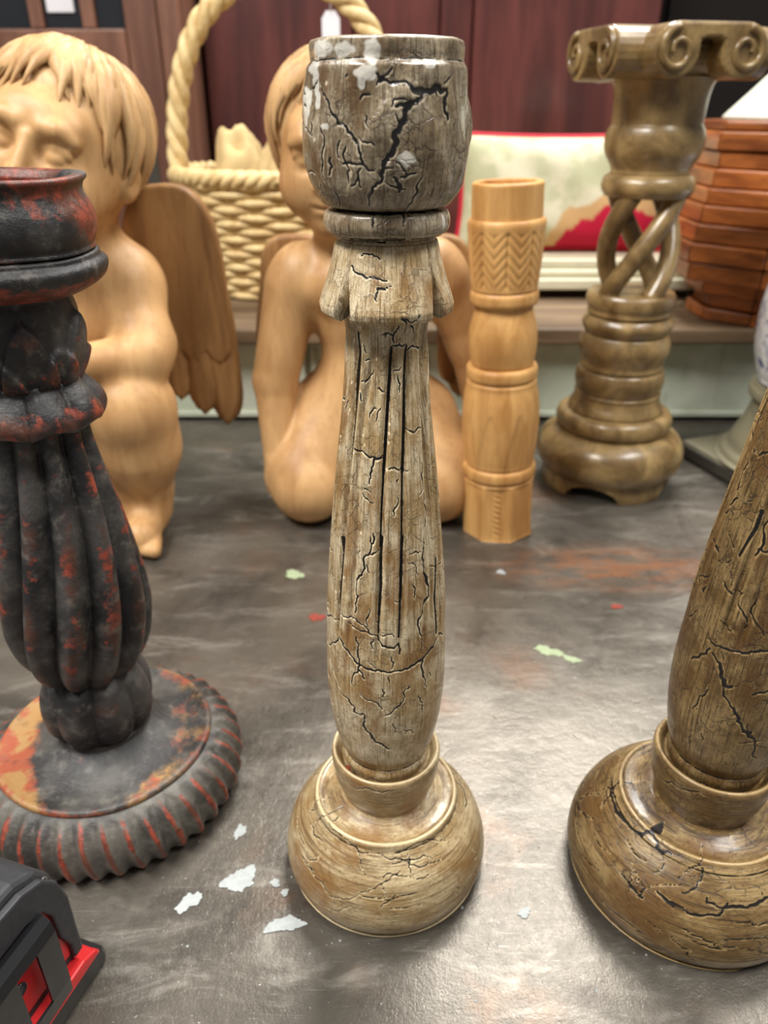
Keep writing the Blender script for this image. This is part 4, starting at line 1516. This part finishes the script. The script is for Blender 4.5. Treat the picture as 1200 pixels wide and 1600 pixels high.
# ------------------------------------------------------------------ seated cherub, left
def seated_cherub():
    base = np.array([-.29, .70, 0])
    t = thing('cherub_figure', 'carved wooden cherub sitting with one knee raised and a large wing at the left', 'figurine', tuple(base), group='carved cherubs')
    fd = Field((-.42, .56, -.004), (-.165, .83, .445), .0016)
    fd.ell((-.285, .725, .215), (.058, .045, .055), .02)
    fd.cap((-.30, .735, .13), (-.286, .727, .21), .05, .05, .03)
    fd.ell((-.305, .742, .075), (.075, .06, .062), .03)
    fd.ell((-.295, .72, .125), (.055, .05, .05), .03)
    # raised leg: hip, knee, shin, foot
    fd.cap((-.268, .73, .085), (-.2315, .664, .136), .047, .040, .02)
    fd.cap((-.2315, .664, .136), (-.2325, .672, .095), .037, .037, .012)
    fd.cap((-.2325, .672, .095), (-.2395, .684, .045), .0365, .029, .014)
    fd.cap((-.2395, .684, .045), (-.2395, .682, .026), .027, .026, .01)
    fd.cap((-.2395, .680, .021), (-.2335, .640, .0155), .0215, .0185, .012)
    for i in range(5):
        x = -.2195 - i * .0072
        fd.cap((x - .001, .638, .012), (x + .002, .6235 + .0016 * i, .0085), .0076 - .0006 * i, .0068 - .0006 * i, .003)
    # other leg stretched to the left
    fd.cap((-.34, .735, .07), (-.375, .665, .115), .045, .038, .02)
    fd.cap((-.375, .665, .115), (-.375, .69, .04), .035, .023, .014)
    fd.cap((-.375, .688, .018), (-.367, .64, .012), .018, .0145, .012)
    for i in range(5):
        x = -.354 - i * .0062
        fd.cap((x, .645, .010), (x + .001, .6275 + .0015 * i, .0075), .0066 - .0005 * i, .0058 - .0005 * i, .003)
    # arm over the raised knee
    fd.ell((-.234, .715, .238), (.033, .034, .036), .02)
    fd.cap((-.231, .708, .228), (-.2165, .684, .190), .030, .0265, .014)
    fd.cap((-.2165, .684, .190), (-.2165, .672, .183), .0265, .024, .01)
    fd.cap((-.2165, .672, .181), (-.266, .635, .186), .0225, .0155, .012)
    hand(fd, (-.268, .631, .187), (-1, -.3, .05), (0, -.2, 1), 1.05)
    fd.ell((-.345, .72, .235), (.033, .034, .036), .02)
    fd.cap((-.352, .715, .225), (-.385, .69, .17), .029, .025, .014)
    fd.cap((-.385, .69, .17), (-.345, .645, .16), .023, .016, .012)
    hand(fd, (-.338, .642, .16), (1, -.3, .1), (0, -.3, 1), 1.05)
    fd.cap((-.265, .712, .258), (-.259, .700, .312), .031, .029, .02)
    c, R = add_head(fd, (-.262, .690, .347), (-.1, -.99, .10), (.32, .05, 1), 1.0)
    V, F = fd.mesh()
    V[:, 2] = np.maximum(V[:, 2], .0004)
    mesh_np('body', V - base, F, M['cherub'], t)

    def lens(az):
        a = math.degrees((az + PI) % (2 * PI) - PI)
        return 73 + 49 * min(1, max(0, (abs(a) - 28) / 45))
    hair(t, base, c, R, 1.0, (0, -.12, 1), lens, 8, 42, .32)
    wing(t, 1, .04, .138, .155, .318, .058, [(.062, .122), (.083, .113), (.106, .098), (.128, .086)], .0178)
    wing(t, -1, .05, .138, .155, .312, .058, [(.07, .122), (.092, .113), (.114, .098)], .0178)


seated_cherub()

# ================================================================== things on the chest
def basket():
    cx, cy = -.135, 1.205
    t = thing('wicker_basket', 'pale woven wicker basket with a tall twisted hoop handle', 'basket', (cx, cy, ZT + .0012))
    H, n = .155, 26
    def rad(z):
        q = z / H
        return .138 + .024 * q, .098 + .022 * q
    box_n = 16
    dz = H / box_n
    for row in range(box_n):
        z = dz * (row + .5)
        a, b = rad(z)
        th = np.arange(n * 6) / (n * 6) * 2 * PI
        wv = .0034 * np.cos(th * n / 2 * 1 + (PI if row % 2 else 0))
        P = np.stack([(a + wv) * np.sin(th), -(b + wv) * np.cos(th), z + .0008 * np.sin(th * 5 + row)], 1)
        tube('weaver', P, .0056, M['wicker'], t, 6, True)
    for i in range(n // 2 * 2):
        th = (i + .5) / n * 2 * PI
        z = np.linspace(.002, H + .004, 6)
        P = np.array([[rad(q)[0] * math.sin(th), -rad(q)[1] * math.cos(th), q] for q in z])
        tube('stake', P, .0032, M['wicker'], t, 6)
    a, b = rad(H)
    th = np.linspace(0, 2 * PI, 240, endpoint=False)
    for s in range(3):
        ph = th * 20 + s * 2 * PI / 3
        P = np.stack([(a + .006 * np.cos(ph)) * np.sin(th), -(b + .006 * np.cos(ph)) * np.cos(th), H + .004 + .006 * np.sin(ph)], 1)
        tube('rim_strand', P, .0066, M['wicker'], t, 8, True)
    # bottom
    lathe('bottom', [(.1, .5), (120, .5), (125, 2), (120, 4), (.1, 4)], M['wicker'], t, 40, 6, attrs=False).scale = (1.1, .78, 1)
    # twisted handle hoop
    u = np.linspace(0, PI, 150)
    hw = .160
    C = np.stack([-hw * np.sign(np.cos(u)) * np.abs(np.cos(u)) ** .85, 0 * u, .13 + .262 * np.sin(u) ** .8], 1)
    C[:, 2] = np.where(C[:, 2] < .13, .13, C[:, 2])
    T, N, Bn = frames(C)
    Nx = np.cross(T, np.array([0, 1., 0]))
    s = np.r_[0, np.cumsum(np.linalg.norm(np.diff(C, axis=0), axis=1))]
    for q in range(3):
        ph = s / .085 * 2 * PI + q * 2 * PI / 3
        P = C + .0072 * (np.cos(ph)[:, None] * Nx + np.sin(ph)[:, None] * np.array([0, 1., 0]))
        tube('handle_strand', P, .0082, M['wicker'], t, 8)


basket()


def crumple(name, label, loc, size, seed, mat, group=None):
    r = random.Random(seed)
    nu, nv = 56, 40
    dirs = [(unit([r.gauss(0, 1) for _ in range(3)]), r.uniform(3, 7), r.uniform(0, 6)) for _ in range(9)]
    V = []
    for j in range(nv + 1):
        ph = -PI / 2 + PI * j / nv
        for i in range(nu):
            a = i / nu * 2 * PI
            d = np.array([math.cos(ph) * math.cos(a), math.cos(ph) * math.sin(a), math.sin(ph)])
            q = 1.
            for (v, f, p) in dirs:
                q += .075 * (abs(math.sin(f * d.dot(v) + p)) - .5)
            p3 = d * q
            if p3[2] < -.55:
                p3[2] = -.55
            V.append(p3 * np.array(size))
    V = np.array(V)
    V[:, 2] -= V[:, 2].min()
    i, j = np.meshgrid(np.arange(nu), np.arange(nv))
    F = np.stack([j * nu + i, j * nu + (i + 1) % nu, (j + 1) * nu + (i + 1) % nu, (j + 1) * nu + i], -1).reshape(-1, 4)
    o = mesh_np(name, V, F, mat, None, True)
    o.location = loc
    return tag(o, label, 'bundle', group)


crumple('cloth_bundle', 'tall crumpled beige burlap bundle peaking near the left handle of the basket', (-.213, 1.235, ZT + .006), (.042, .044, .132), 4, M['burlap'], 'burlap bundles in the basket')
crumple('cloth_bundle', 'wide low crumpled beige burlap bundle in the middle of the basket', (-.135, 1.165, ZT + .006), (.044, .055, .122), 6, M['burlap'], 'burlap bundles in the basket')
crumple('cloth_bundle', 'crumpled beige burlap bundle in the basket behind the kneeling cherub', (-.047, 1.225, ZT + .006), (.042, .05, .125), 9, M['burlap'], 'burlap bundles in the basket')

tg = thing('price_tag', 'small white paper tag hanging on a string from the basket handle', 'tag', (-.0703, 1.2, .445))
prism('tag_card', [(-.012, 0), (.012, 0), (.012, .036), (.006, .045), (-.006, .045), (-.012, .036)], -.0006, .0006, M['paper'], tg, 'y', 0)
tube('string', [(0, 0, .041), (.0005, 0, .06), (0, -.002, .075), (0.0, -.012, .085)], .0008, M['string'], tg, 6)


def plinth():
    t = thing('moulded_plinth', 'cream painted moulded plinth under the tapestry cushion', 'plinth', (.285, 1.217, ZT))
    m = M['cream_paint']
    for x in (-.165, .165):
        for y in (-.08, .08):
            box('foot', (x - .014, y - .012, 0), (x + .014, y + .012, .013), M['foot_dark'], t, .002)
    box('base_slab', (-.188, -.100, .0128), (.188, .100, .029), m, t, .004, 3)
    box('moulding', (-.176, -.090, .0288), (.176, .090, .040), m, t, .005, 3)
    box('top_slab', (-.168, -.082, .0398), (.168, .082, .052), m, t, .003, 3)


plinth()


def pillow(name, label, loc, rot, size, mat, piping=None, cat='cushion'):
    t = thing(name, label, cat, loc, rot)
    nu, nv = 40, 30
    V, F = [], []
    w, h, d = size
    def edge(a, b):
        # pinched corners
        return (a * w * (1 - .06 * (1 - b * b)), b * h * (1 - .06 * (1 - a * a)))
    for s in (1, -1):
        for j in range(nv + 1):
            for i in range(nu + 1):
                a, b = i / nu * 2 - 1, j / nv * 2 - 1
                x, z = edge(a, b)
                th = d * ((1 - a ** 4) * (1 - b ** 4)) ** .55
                wr = .0025 * math.sin(a * 9 + b * 5) * (1 - a * a) * (1 - b * b)
                V.append((x, -s * (th + wr), z))
    n1 = (nu + 1) * (nv + 1)
    for s in range(2):
        for j in range(nv):
            for i in range(nu):
                a = s * n1 + j * (nu + 1) + i
                q = (a, a + 1, a + nu + 2, a + nu + 1)
                F.append(q if s == 0 else q[::-1])
    mesh_np('cover', V, F, mat, t, True)
    if piping is not None:
        P = []
        for k in range(160):
            q = k / 160 * 4
            e, f = int(q), q - int(q)
            a, b = [(f * 2 - 1, -1), (1, f * 2 - 1), (1 - f * 2, 1), (-1, 1 - f * 2)][e]
            x, z = edge(a, b)
            P.append((x, 0, z))
        tube('piping', P, .0045, piping, t, 8, True)
    return t


pillow('tapestry_cushion', 'cream tapestry cushion with a crimson corner and red piping resting on the cream plinth', (.262, 1.222, ZT + .0525 + .0795), (math.radians(-12), 0, 0), (.156, .080, .042), M['tapestry'], M['crimson'])


def slat_box():
    cx, cy = .49, 1.037
    t = thing('slatted_box', 'orange brown octagonal box built of stacked wooden slats', 'box', (cx, cy, ZT))
    m = M['slat']
    tiers = [(0, .016, .086), (.0165, .034, .078), (.0345, .052, .094), (.0525, .075, .124), (.0755, .098, .128), (.0985, .120, .124), (.1205, .141, .119), (.1415, .160, .114), (.1605, .181, .110), (.1815, .200, .106), (.2005, .221, .112)]
    for (z0, z1, R) in tiers:
        R = R * .95
        a = R * math.cos(PI / 8)
        th = .022
        ho, hi = R * math.sin(PI / 8), (a - th) * math.tan(PI / 8)
        q = .0025
        poly = [(-ho + .0006, -a), (ho - .0006, -a), (hi - .0006, -a + th), (-hi + .0006, -a + th)]
        first = prism('slat', poly, z0, z1 - .0006, m, t, 'z', .002, 2)
        for k in range(1, 8):
            c = dup(first, t)
            c.rotation_euler.z = k * PI / 4
    pts = [(.102 * math.sin(PI / 8 + k * PI / 4), -.102 * math.cos(PI / 8 + k * PI / 4)) for k in range(8)]
    prism('lid', pts, .2212, .232, m, t, 'z', .003, 2)
    pts = [(.07 * math.sin(PI / 8 + k * PI / 4), -.07 * math.cos(PI / 8 + k * PI / 4)) for k in range(8)]
    prism('bottom_board', pts, .0005, .006, m, t, 'z', 0)


slat_box()
ls = thing('lampshade', 'white pleated cone lampshade resting on top of the slatted box', 'lampshade', (.518, 1.045, ZT + .2325))
lathe('shade', [(100, 0), (101, 1), (100, 3), (70, 34), (44, 62), (26, 84), (24, 86), (22.5, 84), (42, 60), (68, 32), (97.5, .8)], M['white_cloth'], ls, 144, 2., disp=lambda TH, Z, R: (.8 * np.cos(TH * 36) * np.clip(R / 60, 0, 1), 0, {}), attrs=False, curve=False)
lathe('top_ring', [(.1, 81), (9, 81), (10, 82.5), (9, 84), (.1, 84)], M['steel'], ls, 24, 1, attrs=False)
for q in range(3):
    tube('spoke', [(.008 * math.sin(q * 2.094), .008 * math.cos(q * 2.094), .0825), (.0235 * math.sin(q * 2.094), .0235 * math.cos(q * 2.094), .084)], .0012, M['steel'], ls, 6)


# ------------------------------------------------------------------ tape measure in the near left corner
def tape():
    t = thing('tape_measure', 'black and red tape measure with a belt clip in the near left corner', 'tape measure', (-.1405, .2325, 0), (0, 0, math.radians(-18)))
    # local: y runs along the case (0 = far end), x across (0 = clip side), z up
    body = [(-.006, .006), (-.004, .02), (-.004, .062), (-.0075, .078), (-.0145, .0885), (-.026, .0945), (-.06, .097), (-.078, .09), (-.088, .072), (-.09, .05), (-.09, .006)]
    prism('case', body, -.050, -.006, M['rubber'], t, 'x', .0035, 3)
    # clip side: raised rubber frame, red inlay, black steel clip
    red = [(-.010, .026), (-.010, .064), (-.015, .074), (-.024, .080), (-.08, .080), (-.084, .07), (-.084, .026)]
    prism('side_inlay', red, -.0066, -.0048, M['red_plastic'], t, 'x', .0004, 1)
    fr = [(-.0055, .024), (-.0055, .062), (-.0088, .076), (-.016, .0858), (-.027, .0905), (-.06, .0925), (-.074, .087), (-.084, .076), (-.084, .0735), (-.030, .0735), (-.0205, .070), (-.0165, .062), (-.0155, .045), (-.0115, .034), (-.0115, .024)]
    prism('side_bumper', fr, -.0062, -.0022, M['rubber'], t, 'x', .0012, 2)
    # belt clip: bent strap with a slot
    bm = bmesh.new()
    sec = [(-.0045, .0715), (-.001, .0725), (.0022, .070), (.0034, .064), (.0034, .030), (.0026, .021)]
    ys = [-.0225, -.034, -.046, -.078]
    grid = []
    for off in (0, .0013):
        g = []
        for (x, z) in sec:
            g.append([bm.verts.new((x + off, y, z + (off * .6 if z > .0705 else 0))) for y in ys])
        grid.append(g)
    ns, ny = len(sec), len(ys)
    hole = {(3, 1)}
    for i in range(ns - 1):
        for j in range(ny - 1):
            if (i, j) in hole:
                a = [grid[0][i][j], grid[0][i][j + 1], grid[0][i + 1][j + 1], grid[0][i + 1][j]]
                b = [grid[1][i][j], grid[1][i][j + 1], grid[1][i + 1][j + 1], grid[1][i + 1][j]]
                for q in range(4):
                    bm.faces.new((a[q], a[(q + 1) % 4], b[(q + 1) % 4], b[q]))
                continue
            for k in range(2):
                f = (grid[k][i][j], grid[k][i][j + 1], grid[k][i + 1][j + 1], grid[k][i + 1][j])
                bm.faces.new(f if k == 0 else f[::-1])
    for j in range(ny - 1):
        bm.faces.new((grid[0][0][j], grid[1][0][j], grid[1][0][j + 1], grid[0][0][j + 1]))
        bm.faces.new((grid[0][-1][j + 1], grid[1][-1][j + 1], grid[1][-1][j], grid[0][-1][j]))
    for i in range(ns - 1):
        bm.faces.new((grid[0][i][0], grid[0][i + 1][0], grid[1][i + 1][0], grid[1][i][0]))
        bm.faces.new((grid[0][i + 1][-1], grid[0][i][-1], grid[1][i][-1], grid[1][i + 1][-1]))
    bmesh.ops.recalc_face_normals(bm, faces=bm.faces)
    bm_obj('belt_clip', bm, M['black_steel'], t)
    sc = lathe('clip_screw', [(.1, 0), (3, 0), (3.4, .6), (3, 1.4), (.1, 1.6)], M['black_steel'], t, 20, .4, attrs=False)
    sc.location = (-.0048, -.040, .044)
    sc.rotation_euler = (0, PI / 2, 0)
    # foot with red band
    foot = [(.004, 0), (.0055, .004), (.0045, .011), (-.001, .0165), (-.010, .0195), (-.080, .0195), (-.085, .014), (-.085, 0)]
    prism('foot_bumper', foot, -.052, -.0005, M['black_plastic'], t, 'x', .002, 2)
    band = [(.0012, .0125), (-.001, .0168), (-.0095, .0202), (-.046, .0202), (-.046, .0125)]
    prism('red_band', band, -.0485, .0006, M['red_plastic'], t, 'x', .0012, 2)
    end = [(-.005, .0215), (-.0032, .024), (-.0032, .062), (-.006, .0745), (-.0085, .0765), (-.0085, .0215)]
    prism('end_inlay', end, -.040, -.016, M['red_plastic'], t, 'x', .0006, 1)
    for z, y in ((.0745, -.0125),):
        s = lathe('case_screw', [(.1, 0), (2.2, 0), (2.6, .4), (2.2, .8), (.1, .8)], M['steel'], t, 16, .4, attrs=False)
        s.location = (-.0068, y, z + .004)
        s.rotation_euler = (0, PI / 2, 0)


tape()
